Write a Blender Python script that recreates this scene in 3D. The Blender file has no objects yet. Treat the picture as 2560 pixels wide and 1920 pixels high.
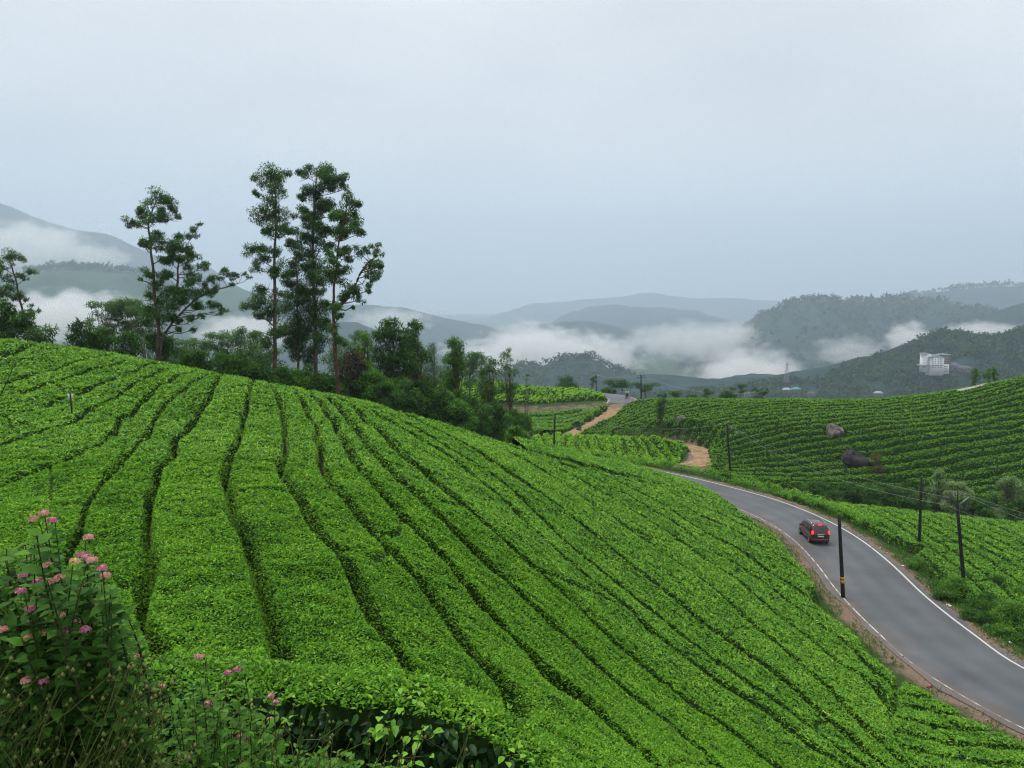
import bpy, bmesh, math, random
import numpy as np
from mathutils import Vector, Matrix

# ------------------------------------------------------------------ scene, camera, light
scn = bpy.context.scene
COL = scn.collection
RNG = np.random.default_rng(7)
random.seed(7)
F_PX, CX, CY = 773.5, 512.0, 384.0           # picture frame 1024 x 768
PITCH = math.atan(83.0 / F_PX)               # camera looks a little down
CAM_Z = 20.0                                 # road lies near z = 0

cam_d = bpy.data.cameras.new('camera')
cam = bpy.data.objects.new('camera', cam_d)
COL.objects.link(cam)
cam_d.sensor_width = 36.0
cam_d.lens = 36.0 * F_PX / 1024.0
cam_d.clip_start = 0.1
cam_d.clip_end = 60000
cam.location = (0, 0, CAM_Z)
cam.rotation_euler = (math.pi / 2 - PITCH, 0, 0)
scn.camera = cam

SUN_EL, SUN_AZ = math.radians(64), math.radians(-35)      # azimuth from +Y towards +X
world = bpy.data.worlds.new('World')
scn.world = world
world.use_nodes = True
wn = world.node_tree
wn.nodes.clear()
w_out = wn.nodes.new('ShaderNodeOutputWorld')
w_bg = wn.nodes.new('ShaderNodeBackground')
w_bg.inputs['Strength'].default_value = 0.052
w_sky = wn.nodes.new('ShaderNodeTexSky')
w_sky.sky_type = 'NISHITA'
w_sky.sun_disc = False
w_sky.sun_elevation = SUN_EL
w_sky.sun_rotation = SUN_AZ
w_sky.air_density = 1.0
w_sky.dust_density = 3.0
w_tc = wn.nodes.new('ShaderNodeTexCoord')
w_map = wn.nodes.new('ShaderNodeMapping')
w_map.inputs['Scale'].default_value = (1.0, 1.0, 3.2)
w_map.inputs['Rotation'].default_value = (0.15, 0.1, 0.4)
w_n1 = wn.nodes.new('ShaderNodeTexNoise')
w_n1.inputs['Scale'].default_value = 1.5
w_n1.inputs['Detail'].default_value = 4.0
w_n1.inputs['Roughness'].default_value = 0.45
w_ramp = wn.nodes.new('ShaderNodeValToRGB')
w_ramp.color_ramp.elements[0].position = 0.40
w_ramp.color_ramp.elements[0].color = (7.5, 7.65, 7.85, 1)
w_ramp.color_ramp.elements[1].position = 0.62
w_ramp.color_ramp.elements[1].color = (9.7, 9.7, 9.65, 1)
w_mix = wn.nodes.new('ShaderNodeMix')
w_mix.data_type = 'RGBA'
w_mix.inputs['Factor'].default_value = 0.93
wn.links.new(w_tc.outputs['Generated'], w_map.inputs['Vector'])
wn.links.new(w_map.outputs['Vector'], w_n1.inputs['Vector'])
wn.links.new(w_n1.outputs['Fac'], w_ramp.inputs['Fac'])
wn.links.new(w_sky.outputs['Color'], w_mix.inputs['A'])
wn.links.new(w_ramp.outputs['Color'], w_mix.inputs['B'])
wn.links.new(w_mix.outputs['Result'], w_bg.inputs['Color'])
wn.links.new(w_bg.outputs['Background'], w_out.inputs['Surface'])

sun_d = bpy.data.lights.new('sun', 'SUN')
sun = bpy.data.objects.new('sun', sun_d)
COL.objects.link(sun)
sun_d.energy = 1.5
sun_d.angle = math.radians(22)
sun_d.color = (1.0, 0.95, 0.87)
sdir = Vector((math.sin(SUN_AZ) * math.cos(SUN_EL), math.cos(SUN_AZ) * math.cos(SUN_EL), math.sin(SUN_EL)))
sun.rotation_euler = sdir.to_track_quat('Z', 'Y').to_euler()

scn.view_settings.view_transform = 'Standard'
scn.view_settings.look = 'None'
scn.view_settings.exposure = 1.0
scn.view_settings.gamma = 1.0
scn.view_settings.use_curve_mapping = False
scn.cycles.max_bounces = 6
scn.cycles.diffuse_bounces = 3
scn.cycles.glossy_bounces = 2
scn.cycles.transmission_bounces = 4
scn.cycles.transparent_max_bounces = 6
scn.cycles.volume_bounces = 4
scn.cycles.use_denoising = True
scn.cycles.denoising_prefilter = 'FAST'
scn.cycles.filter_width = 1.15
scn.cycles.caustics_reflective = False
scn.cycles.caustics_refractive = False

# ------------------------------------------------------------------ helpers
CP, SP = math.cos(PITCH), math.sin(PITCH)

def at(u, v, D):
    """world point seen at picture point (u, v) at forward distance D"""
    a = (np.asarray(u, float) - CX) / F_PX
    b = (CY - np.asarray(v, float)) / F_PX
    y = CP + b * SP
    z = -SP + b * CP
    s = np.asarray(D, float) / y
    return np.stack(np.broadcast_arrays(a * s, y * s, CAM_Z + z * s), -1)

def hashn(ix, iy, seed):
    h = (ix.astype(np.int64) * 374761393 + iy.astype(np.int64) * 668265263 + seed * 982451653) & 0x7fffffff
    h = ((h ^ (h >> 13)) * 1274126177) & 0x7fffffff
    return ((h ^ (h >> 16)) & 0xffff) / 65535.0

def vnoise(x, y, seed=0):
    x = np.asarray(x, float); y = np.asarray(y, float)
    ix = np.floor(x); iy = np.floor(y)
    fx = x - ix; fy = y - iy
    fx = fx * fx * (3 - 2 * fx); fy = fy * fy * (3 - 2 * fy)
    a = hashn(ix, iy, seed); b = hashn(ix + 1, iy, seed)
    c = hashn(ix, iy + 1, seed); d = hashn(ix + 1, iy + 1, seed)
    return (a * (1 - fx) + b * fx) * (1 - fy) + (c * (1 - fx) + d * fx) * fy

def fbm(x, y, seed=0, octv=4):
    s = 0; amp = 0.5; t = 0
    for k in range(octv):
        s = s + amp * vnoise(x * 2 ** k, y * 2 ** k, seed + k * 17); t += amp; amp *= 0.5
    return s / t

def smooth(a, b, x):
    t = np.clip((x - a) / (b - a), 0, 1)
    return t * t * (3 - 2 * t)

def mesh_np(name, V, faces, mats, midx=None, attrs=None, smooth_sh=False):
    """V (n,3); faces: list of int arrays (m,k); midx: list of per-face material ints or arrays"""
    me = bpy.data.meshes.new(name)
    V = np.ascontiguousarray(V, np.float32)
    me.vertices.add(len(V)); me.vertices.foreach_set('co', V.ravel())
    loops = []; starts = []; mi = []; off = 0
    for k, f in enumerate(faces):
        f = np.asarray(f, np.int32)
        if len(f) == 0: continue
        n = f.shape[1]
        loops.append(f.ravel()); starts.append(off + np.arange(len(f)) * n); off += f.size
        m = 0 if midx is None else midx[k]
        mi.append(np.full(len(f), m, np.int32) if np.isscalar(m) else np.asarray(m, np.int32))
    if loops:
        loops = np.concatenate(loops).astype(np.int32); starts = np.concatenate(starts).astype(np.int32); mi = np.concatenate(mi)
        me.loops.add(len(loops)); me.loops.foreach_set('vertex_index', loops)
        me.polygons.add(len(starts)); me.polygons.foreach_set('loop_start', starts)
        me.polygons.foreach_set('material_index', mi)
        if smooth_sh is not False:
            if smooth_sh is True: sm = np.ones(len(starts), bool)
            else: sm = np.isin(mi, smooth_sh)
            me.polygons.foreach_set('use_smooth', sm)
    me.update(calc_edges=True)
    for m in (mats if isinstance(mats, (list, tuple)) else [mats]): me.materials.append(m)
    for an, av in (attrs or {}).items():
        at_ = me.attributes.new(an, 'FLOAT', 'POINT'); at_.data.foreach_set('value', np.ascontiguousarray(av, np.float32))
    return me

def add(name, me, parent=None, label=None, cat=None, group=None, kind=None, loc=None):
    o = bpy.data.objects.new(name, me)
    COL.objects.link(o)
    if parent is not None: o.parent = parent
    if loc is not None: o.location = loc
    if label: o['label'] = label
    if cat: o['category'] = cat
    if group: o['group'] = group
    if kind: o['kind'] = kind
    return o

class MB:
    """collects verts/faces/attr for one mesh"""
    def __init__(s): s.V = []; s.F = {}; s.n = 0; s.T = []
    def put(s, V, faces, mat=0, tint=0.5):
        V = np.asarray(V, float).reshape(-1, 3)
        for f in faces:
            f = np.asarray(f, int)
            if f.ndim == 1: f = f[None]
            s.F.setdefault((f.shape[1], mat), []).append(f + s.n)
        s.V.append(V); s.n += len(V)
        s.T.append(np.broadcast_to(np.asarray(tint, float), (len(V),)))
        return s
    def box(s, c, d, mat=0, rot=0.0, tint=0.5, taper=1.0):
        x, y, z = np.asarray(d, float) / 2
        P = np.array([[-x, -y, -z], [x, -y, -z], [x, y, -z], [-x, y, -z], [-x * taper, -y * taper, z], [x * taper, -y * taper, z], [x * taper, y * taper, z], [-x * taper, y * taper, z]])
        if rot:
            c_, s_ = math.cos(rot), math.sin(rot)
            P[:, :2] = np.stack([P[:, 0] * c_ - P[:, 1] * s_, P[:, 0] * s_ + P[:, 1] * c_], 1)
        return s.put(P + np.asarray(c, float), [[[3, 2, 1, 0], [4, 5, 6, 7], [0, 1, 5, 4], [1, 2, 6, 5], [2, 3, 7, 6], [3, 0, 4, 7]]], mat, tint)
    def tube(s, pts, rad, n=6, mat=0, tint=0.5, cap=True):
        pts = np.asarray(pts, float); m = len(pts)
        rad = np.broadcast_to(np.asarray(rad, float), (m,))
        tan = np.gradient(pts, axis=0) if m > 2 else np.repeat((pts[1] - pts[0])[None], 2, 0)
        tan = tan / (np.linalg.norm(tan, axis=1, keepdims=True) + 1e-9)
        ref = np.where(np.abs(tan[:, 2:3]) > 0.9, np.array([[1., 0, 0]]), np.array([[0, 0, 1.]]))
        a = np.cross(tan, ref); a /= np.linalg.norm(a, axis=1, keepdims=True) + 1e-9
        b = np.cross(tan, a)
        th = np.arange(n) / n * 2 * math.pi
        R = pts[:, None] + rad[:, None, None] * (np.cos(th)[None, :, None] * a[:, None] + np.sin(th)[None, :, None] * b[:, None])
        i = np.arange(m - 1)[:, None] * n; j = np.arange(n)[None]; j2 = (j + 1) % n
        q = np.stack([i + j, i + j2, i + n + j2, i + n + j], -1).reshape(-1, 4)
        f = [q]
        if cap: f += [np.arange(n)[::-1][None], (np.arange(n) + (m - 1) * n)[None]]
        return s.put(R.reshape(-1, 3), f, mat, tint)
    def leaves(s, C, A, N, L, W, mat=0, tint=0.5, fold=0.18):
        """folded diamond leaves: C base points, A axis, N normal"""
        C = np.asarray(C, float); n = len(C)
        if n == 0: return s
        A = A / (np.linalg.norm(A, axis=1, keepdims=True) + 1e-9)
        B = np.cross(N, A); B /= np.linalg.norm(B, axis=1, keepdims=True) + 1e-9
        N2 = np.cross(A, B)
        L = np.broadcast_to(np.asarray(L, float), (n,))[:, None]; W = np.broadcast_to(np.asarray(W, float), (n,))[:, None]
        p0 = C; p2 = C + A * L - N2 * L * 0.12
        mid = C + A * L * 0.45 + N2 * W * fold
        V = np.stack([p0, mid + B * W * 0.5, p2, mid - B * W * 0.5], 1).reshape(-1, 3)
        k = np.arange(n)[:, None] * 4
        T = np.repeat(np.broadcast_to(np.asarray(tint, float), (n,)), 4)
        return s.put(V, [np.concatenate([k + np.array([[0, 1, 2]]), k + np.array([[0, 2, 3]])])], mat, T)
    def tris(s, C, A, N, L, W, mat=0, tint=0.5):
        C = np.asarray(C, float); n = len(C)
        if n == 0: return s
        A = A / (np.linalg.norm(A, axis=1, keepdims=True) + 1e-9)
        B = np.cross(N, A); B /= np.linalg.norm(B, axis=1, keepdims=True) + 1e-9
        L = np.broadcast_to(np.asarray(L, float), (n,))[:, None]; W = np.broadcast_to(np.asarray(W, float), (n,))[:, None]
        V = np.stack([C - B * W * .5, C + B * W * .5, C + A * L], 1).reshape(-1, 3)
        k = np.arange(n)[:, None] * 3
        return s.put(V, [k + np.array([[0, 1, 2]])], mat, np.repeat(np.broadcast_to(np.asarray(tint, float), (n,)), 3))
    def broad(s, C, A, N, L, W, mat=0, tint=0.5):
        """six-sided pointed leaves with a midrib"""
        C = np.asarray(C, float); n = len(C)
        if n == 0: return s
        A = A / (np.linalg.norm(A, axis=1, keepdims=True) + 1e-9)
        B = np.cross(N, A); B /= np.linalg.norm(B, axis=1, keepdims=True) + 1e-9
        N2 = np.cross(A, B)
        L = np.broadcast_to(np.asarray(L, float), (n,))[:, None]; W = np.broadcast_to(np.asarray(W, float), (n,))[:, None]
        def q(l, w, h): return C + A * L * l + B * W * w + N2 * L * h
        P = [q(0, 0, 0), q(.25, .40, .05), q(.6, .42, .03), q(1, 0, -.16), q(.6, -.42, .03), q(.25, -.40, .05), q(.3, 0, .0), q(.65, 0, -.03)]
        V = np.stack(P, 1).reshape(-1, 3); k = np.arange(n)[:, None] * 8
        tr = [k + np.array([t]) for t in ([0, 6, 1], [0, 5, 6], [7, 3, 2], [7, 4, 3])]
        qd = [k + np.array([t]) for t in ([6, 7, 2, 1], [5, 4, 7, 6])]
        T = np.repeat(np.broadcast_to(np.asarray(tint, float), (n,)), 8)
        return s.put(V, tr + qd, mat, T)
    def mesh(s, name, mats, smooth_sh=False):
        V = np.concatenate(s.V); fs = []; mi = []
        for (k, m), l in s.F.items():
            fs.append(np.concatenate(l)); mi.append(m)
        return mesh_np(name, V, fs, mats, mi, {'tint': np.concatenate(s.T)}, smooth_sh)
    def add(s, name, mats, parent=None, smooth_sh=False, **kw):
        return add(name, s.mesh(name, mats, smooth_sh), parent, **kw)

def rand_unit(n, rng=RNG):
    v = rng.normal(size=(n, 3)); return v / (np.linalg.norm(v, axis=1, keepdims=True) + 1e-9)

# ------------------------------------------------------------------ materials
def mat_new(name):
    m = bpy.data.materials.new(name); m.use_nodes = True
    nt = m.node_tree; b = nt.nodes['Principled BSDF']
    return m, nt, b

def mat_plain(name, col, rough=0.7, metal=0.0, noise=0.0, scale=8.0, spec=0.3, bump=0.0, emit=None):
    m, nt, b = mat_new(name)
    b.inputs['Base Color'].default_value = (*col, 1)
    b.inputs['Roughness'].default_value = rough
    b.inputs['Metallic'].default_value = metal
    b.inputs['Specular IOR Level'].default_value = spec
    if noise or bump:
        tc = nt.nodes.new('ShaderNodeTexCoord'); n = nt.nodes.new('ShaderNodeTexNoise')
        n.inputs['Scale'].default_value = scale; n.inputs['Detail'].default_value = 5
        nt.links.new(tc.outputs['Object'], n.inputs['Vector'])
        if noise:
            r = nt.nodes.new('ShaderNodeValToRGB')
            r.color_ramp.elements[0].position = 0.3; r.color_ramp.elements[1].position = 0.7
            r.color_ramp.elements[0].color = (*[c * (1 - noise) for c in col], 1)
            r.color_ramp.elements[1].color = (*[min(1, c * (1 + noise)) for c in col], 1)
            nt.links.new(n.outputs['Fac'], r.inputs['Fac']); nt.links.new(r.outputs['Color'], b.inputs['Base Color'])
        if bump:
            bp = nt.nodes.new('ShaderNodeBump'); bp.inputs['Strength'].default_value = bump
            nt.links.new(n.outputs['Fac'], bp.inputs['Height']); nt.links.new(bp.outputs['Normal'], b.inputs['Normal'])
    if emit:
        b.inputs['Emission Color'].default_value = (*emit[0], 1); b.inputs['Emission Strength'].default_value = emit[1]
    return m

def mat_leaf(name, stops, rough=0.5, spec=0.25, transl=0.3, patch=None):
    """leaf colour from the per-leaf tint; patch=(scale, amount) shifts the tint in slow patches"""
    m, nt, b = mat_new(name)
    a = nt.nodes.new('ShaderNodeAttribute'); a.attribute_name = 'tint'
    r = nt.nodes.new('ShaderNodeValToRGB')
    els = r.color_ramp.elements
    while len(els) < len(stops): els.new(0.5)
    for e, (p, c) in zip(els, stops): e.position = p; e.color = (*c, 1)
    src = a.outputs['Fac']
    if patch:
        g = nt.nodes.new('ShaderNodeNewGeometry'); n = nt.nodes.new('ShaderNodeTexNoise')
        n.inputs['Scale'].default_value = patch[0]; n.inputs['Detail'].default_value = 3
        nt.links.new(g.outputs['Position'], n.inputs['Vector'])
        ma = nt.nodes.new('ShaderNodeMath'); ma.operation = 'MULTIPLY_ADD'
        nt.links.new(n.outputs['Fac'], ma.inputs[0]); ma.inputs[1].default_value = patch[1]
        mb = nt.nodes.new('ShaderNodeMath'); mb.operation = 'SUBTRACT'; mb.inputs[1].default_value = patch[1] * 0.5
        nt.links.new(src, mb.inputs[0]); nt.links.new(mb.outputs[0], ma.inputs[2]); src = ma.outputs[0]
    nt.links.new(src, r.inputs['Fac'])
    nt.links.new(r.outputs['Color'], b.inputs['Base Color'])
    b.inputs['Roughness'].default_value = rough
    b.inputs['Specular IOR Level'].default_value = spec
    if transl:
        t = nt.nodes.new('ShaderNodeBsdfTranslucent'); mx = nt.nodes.new('ShaderNodeMixShader')
        mx.inputs['Fac'].default_value = transl
        nt.links.new(r.outputs['Color'], t.inputs['Color'])
        nt.links.new(b.outputs['BSDF'], mx.inputs[1]); nt.links.new(t.outputs['BSDF'], mx.inputs[2])
        nt.links.new(mx.outputs['Shader'], nt.nodes['Material Output'].inputs['Surface'])
    return m

M = {}
M['tea'] = mat_leaf('tea_leaf', [(0, (.024, .090, .010)), (.35, (.108, .310, .016)), (.7, (.23, .50, .028)), (1, (.40, .66, .075))], 0.5, 0.17, 0.34, (0.65, 0.6))
M['tea_core'] = mat_plain('tea_twigs', (.016, .040, .008), 0.95, 0, 0.5, 6, 0.03)
M['tea_dark'] = mat_leaf('tea_leaf_mature', [(0, (.045, .14, .012)), (.5, (.145, .36, .020)), (1, (.27, .50, .03))], 0.6, 0.18, 0.25, (0.12, 0.4))
M['tea_bright'] = mat_leaf('tea_leaf_flush', [(0, (.08, .22, .008)), (.5, (.24, .53, .016)), (1, (.38, .68, .03))], 0.6, 0.18, 0.3, (0.15, 0.3))
M['bark'] = mat_plain('bark', (.10, .075, .055), 0.9, 0, 0.4, 3, 0.1)
M['bark_red'] = mat_plain('red_brown_bark', (.10, .058, .040), 0.9, 0, 0.4, 3, 0.1)
M['gum'] = mat_leaf('gum_leaf', [(0, (.022, .06, .014)), (.5, (.058, .15, .026)), (1, (.13, .27, .04))], 0.6, 0.10, 0.3)
M['broadleaf'] = mat_leaf('broad_tree_leaf', [(0, (.02, .06, .012)), (.5, (.055, .15, .02)), (1, (.12, .26, .03))], 0.6, 0.10, 0.3)
M['brightleaf'] = mat_leaf('light_green_leaf', [(0, (.04, .12, .015)), (.5, (.10, .25, .025)), (1, (.19, .38, .05))], 0.6, 0.10, 0.3)
M['brownleaf'] = mat_leaf('bronze_leaf', [(0, (.03, .03, .02)), (.5, (.07, .055, .03)), (1, (.14, .10, .03))], 0.6, 0.2, 0.3)
M['paleleaf'] = mat_leaf('pale_leaf', [(0, (.05, .12, .03)), (.55, (.17, .30, .09)), (1, (.45, .52, .28))], 0.6, 0.10, 0.3)
M['forest'] = mat_leaf('forest_leaf', [(0, (.012, .035, .014)), (.5, (.035, .085, .03)), (1, (.08, .15, .04))], 0.7, 0.1, 0.2)
M['rock'] = mat_plain('dark_granite', (.040, .038, .040), 0.9, 0, 0.8, 1.6, 0.15, 0.8)
M['rock_pale'] = mat_plain('weathered_granite', (.13, .115, .11), 0.9, 0, 0.85, 1.6, 0.15, 0.8)
M['pole'] = mat_plain('tarred_pole', (.020, .019, .018), 0.85, 0, 0.3, 5)
M['steel'] = mat_plain('galvanised_steel', (.30, .31, .32), 0.5, 0.6)
M['wire'] = mat_plain('wire_metal', (.35, .36, .37), 0.5, 0.4)
M['white'] = mat_plain('white_paint', (.75, .75, .73), 0.6, 0, 0.08, 3)
M['yellow'] = mat_plain('yellow_paint', (.65, .42, .03), 0.6)
M['black'] = mat_plain('black_rubber', (.012, .012, .013), 0.7)
# ------------------------------------------------------------------ ground surface
TEA_H = 0.8
CTRL = []
def cp(u, v, D, dz=0.0):
    p = at(u, v, D); CTRL.append((p[0], p[1], p[2] + dz))
def cw(x, y, h): CTRL.append((x, y, CAM_Z - h))
# near slope, measured on the clipped top of the tea
for u, v, D in [(0,560,13.5),(0,450,24),(0,390,33),(0,360,39),(0,338,46),(60,345,45),(-150,345,46),(-150,450,24),(100,500,18),(100,420,29),(100,375,38),
                (130,358,44),(200,600,12),(200,480,20.5),(200,420,31),(200,379,39),(290,389,39.5),(300,660,9.9),(330,560,14.2),(330,480,21.5),
                (330,420,33),(330,398,40.5),(430,414,46),(430,450,31),(430,520,20),(430,620,13.2),(450,720,9.6),(520,436,53),(520,470,37),(520,540,24),
                (520,640,15.5),(560,740,11),(600,457.5,61),(600,500,43),(600,580,28),(600,680,18.5),(650,469,69),(680,520,49),(680,600,33),(680,700,22),
                (697,482,74),(745,513,63),(760,560,49),(770,640,34),(770,740,23.5),(800,548,57),(830,597,47.5),(860,630,42.5),(905,670,37.5),(850,700,30.5),
                (920,740,29),(985,720,33.5),(1024,737,32),(1060,760,30),(560,447,58),(613,460,71),(660,472,77),(688,480.5,74.5)]:
    cp(u, v, D, -TEA_H)
# behind the ridge the ground falls away into the wooded gully
for x, y, h in [(-60,62,5),(-40,62,6.5),(-26,58,7.0),(-18,57,8.5),(-11,58,10.5),(-6,66,14),(-1,77,18),(4,85,19.6),(9,87,20.2),
                (-60,90,16),(-30,80,15),(-14,80,18),(-4,88,20.6),(-60,130,30),(-30,120,27),(-90,90,20),(-90,50,6),(-90,20,5),(-60,20,5.2),(-40,30,4.5),(-40,45,2.6)]:
    cw(x, y, h)
# camera's own bank
for x, y, h in [(0,-6,1.5),(-10,-6,1.4),(10,-6,1.8),(0,1,1.75),(-4,2,2.1),(4,2,2.4),(-2,4,3.0),(1,4.2,3.5),(-6,5,3.6),(5,5,5),(-12,6,4.4),(-1.5,6.2,4.6),(2.5,6.4,5.3),(30,-6,10),(45,10,18),(-40,0,4.4)]:
    cw(x, y, h)
# road bench, the strip beyond it and the gully under the far hillside
for x, y, h in [(25,36,20),(27,30,20),(34,24,20.2),(25,45,20),(25.5,52,20),(26,60,20),(26,68,20),(22,78,20),(17,87,20),(8,94,20),(-4,100,20.3),(-16,106,20.8),
                (36,40,20.6),(45,50,20.8),(38,60,20.6),(48,65,21.0),(36,72,20.9),(44,80,22.4),(60,72,22.0),(60,55,21.4),(60,30,21),(80,60,22.5),(34,84,22.2),(28,88,21.6),(55,84,23)]:
    cw(x, y, h)
# middle bright field, terrace and upper left field
for u, v, D in [(520,441,112),(600,434,120),(690,449,104),(600,459,101),(650,463,98.5),(560,450,106)]: cp(u, v, D, -TEA_H)
for u, v, D in [(510,429,128),(600,424,132),(480,425,130),(505,413,151),(560,413,150),(604,409,147)]: cp(u, v, D, -0.6)
for u, v, D in [(505,401.5,157),(560,400,156),(606,398,154),(430,381,200),(520,384,192),(580,390,176),(400,385,195),(430,398,165)]: cp(u, v, D, -TEA_H)
for x, y, h in [(22,157,20.0),(16,166,20.0),(26,168,21),(15,175,23),(-10,235,34),(-40,230,36),(30,200,30),(60,190,34),(100,190,36),(140,180,30),(-60,180,30),(-50,150,26)]: cw(x, y, h)
# far hillside
for u, v, D in [(572,432,117),(640,399.5,138),(700,398.5,128),(800,399,122),(900,397,120),(960,389,119),(1024,378,116),(1120,360,112),
                (640,430,114),(700,430,107),(800,430,103),(900,430,101),(1024,430,99),(1120,430,97),(640,414,124),(700,414,116),(800,414,110),(900,414,108),(1024,404,106),
                (720,462,97),(800,470,94),(860,478,91),(900,475,92),(960,480,90),(1024,480,88),(1120,480,86)]:
    cp(u, v, D, -TEA_H)
for u, v, D in [(700,404,143),(800,404,137),(900,402,135),(1024,385,132),(1120,370,126)]: cp(u, v, D, -2.0)
CTRL = np.array(CTRL)
MQ = 5.0
def _phi(d2): return np.sqrt(d2 + MQ * MQ)
_d2 = ((CTRL[:, None, :2] - CTRL[None, :, :2]) ** 2).sum(-1)
_n = len(CTRL)
_A = np.zeros((_n + 1, _n + 1)); _A[:_n, :_n] = _phi(_d2) - 0.25 * np.eye(_n); _A[:_n, _n] = 1; _A[_n, :_n] = 1
_w = np.linalg.solve(_A, np.append(CTRL[:, 2], 0))
GX0, GX1, GY0, GY1, GS = -100.0, 150.0, -10.0, 240.0, 0.5
_gx = np.arange(GX0, GX1 + GS / 2, GS); _gy = np.arange(GY0, GY1 + GS / 2, GS)
GXX, GYY = np.meshgrid(_gx, _gy)
HG = np.full(GXX.shape, _w[_n])
for k in range(_n): HG += _w[k] * _phi((GXX - CTRL[k, 0]) ** 2 + (GYY - CTRL[k, 1]) ** 2)

def catmull(P, step):
    P = np.asarray(P, float); P = np.vstack([2 * P[0] - P[1], P, 2 * P[-1] - P[-2]]); out = []
    for i in range(1, len(P) - 2):
        n = max(2, int(np.linalg.norm(P[i + 1] - P[i]) / step))
        t = np.arange(n)[:, None] / n
        out.append(0.5 * (2 * P[i] + (P[i + 1] - P[i - 1]) * t + (2 * P[i - 1] - 5 * P[i] + 4 * P[i + 1] - P[i + 2]) * t ** 2 + (3 * P[i] - P[i - 1] - 3 * P[i + 1] + P[i + 2]) * t ** 3))
    out.append(P[-2][None]); return np.vstack(out)

def line_dist(X, Y, L):
    """distance and nearest index to polyline points (dense)"""
    best = np.full(X.shape, 1e9); idx = np.zeros(X.shape, int)
    for i in range(len(L)):
        d = (X - L[i, 0]) ** 2 + (Y - L[i, 1]) ** 2
        m = d < best; best[m] = d[m]; idx[m] = i
    return np.sqrt(best), idx

ROAD = catmull([(44,22,0),(33,28,0),(27.5,34,0),(25.2,40,0),(25.0,45,0),(25.3,51,0),(26.2,58,0),(26.5,64,0),(25.9,69.5,0),(24.2,75,0),(21.4,80,0),(17.5,85.5,0),(11.5,91.5,0),(3,97,-.1),(-8,102,-.4),(-20,109,-.9),(-34,118,-2.5)], 1.0)
ROAD2 = catmull([(0,171,0.1),(8,169.5,0.05),(15,167,0),(20.5,163,0),(22.6,157.5,0),(21.6,152,-.15)], 1.0)
TRACK = catmull([tuple(at(622,405,150)[:2])+(-.3,), tuple(at(611,412,143)[:2])+(-.6,), tuple(at(600,418,134)[:2])+(-.8,), tuple(at(585,424.5,127)[:2])+(-1.0,), tuple(at(574,431,120.5)[:2])+(-1.1,),
                 tuple(at(584,434.5,118.5)[:2])+(-1.2,), tuple(at(620,437.5,116)[:2])+(-1.1,), tuple(at(660,441,113)[:2])+(-.9,), tuple(at(690,446,108)[:2])+(-.6,), tuple(at(703,453,103)[:2])+(-.4,), tuple(at(702,460,97)[:2])+(-.3,), tuple(at(690,466,93)[:2])+(-.1,)], 1.0)
TRACK[:, 2] += 0.0
def carve(L, half, fade):
    global HG
    lo = L[:, :2].min(0) - half - fade; hi = L[:, :2].max(0) + half + fade
    i0 = max(0, int((lo[1] - GY0) / GS)); i1 = int((hi[1] - GY0) / GS) + 2; j0 = max(0, int((lo[0] - GX0) / GS)); j1 = int((hi[0] - GX0) / GS) + 2
    X = GXX[i0:i1, j0:j1]; Y = GYY[i0:i1, j0:j1]
    d, ix = line_dist(X, Y, L)
    w = 1 - smooth(half, half + fade, d)
    HG[i0:i1, j0:j1] = HG[i0:i1, j0:j1] * (1 - w) + (L[ix, 2] - 0.03) * w
    return d
carve(TRACK, 1.9, 1.3)
carve(ROAD, 4.1, 2.0)
carve(ROAD2, 3.6, 2.0)

def Z(x, y):
    x = np.asarray(x, float); y = np.asarray(y, float)
    fx = np.clip((x - GX0) / GS, 0, HG.shape[1] - 1.001); fy = np.clip((y - GY0) / GS, 0, HG.shape[0] - 1.001)
    ix = fx.astype(int); iy = fy.astype(int); ax = fx - ix; ay = fy - iy
    z = (HG[iy, ix] * (1 - ax) + HG[iy, ix + 1] * ax) * (1 - ay) + (HG[iy + 1, ix] * (1 - ax) + HG[iy + 1, ix + 1] * ax) * ay
    ox = np.maximum(np.maximum(GX0 - x, x - GX1), 0); oy = np.maximum(np.maximum(GY0 - y, y - GY1), 0)
    od = np.sqrt(ox * ox + oy * oy)
    w = smooth(0, 330, od)
    return z * (1 - w) + (CAM_Z - 205 + 12 * fbm(x / 300, y / 300, 3)) * w

def ray_ground(u, v, dz=0.0, d0=3.0, d1=230.0):
    """first point where the line of sight through (u, v) meets the ground raised by dz"""
    D = np.linspace(d0, d1, 4000); P = at(u, v, D)
    below = P[:, 2] < Z(P[:, 0], P[:, 1]) + dz
    i = np.argmax(below) if below.any() else len(D) - 1
    return P[i]

# ground sheet: fine near the camera, coarse to the horizon
def axis(parts):
    out = []
    for a, b, s in parts: out.append(np.arange(a, b, s))
    return np.concatenate(out + [[parts[-1][1]]])
AX = axis([(-9000,-2000,1000),(-2000,-400,160),(-400,-100,30),(-100,-34,3),(-34,46,0.7),(46,100,1.6),(100,150,4),(150,400,30),(400,2000,160),(2000,9001,1000)])
AY = axis([(-300,-30,45),(-30,-8,5),(-8,100,0.7),(100,172,0.9),(172,240,3),(240,500,20),(500,2000,100),(2000,12000,1000)])
TX, TY = np.meshgrid(AX, AY)
TZ = Z(TX, TY) + 0.10 * (fbm(TX / 1.7, TY / 1.7, 9) - 0.5) * (line_dist(TX, TY, ROAD)[0] > 4.4)
nx, ny = len(AX), len(AY)
ii = (np.arange(ny - 1)[:, None] * nx + np.arange(nx - 1)[None]).ravel()
gf = np.stack([ii, ii + 1, ii + 1 + nx, ii + nx], 1)
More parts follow.
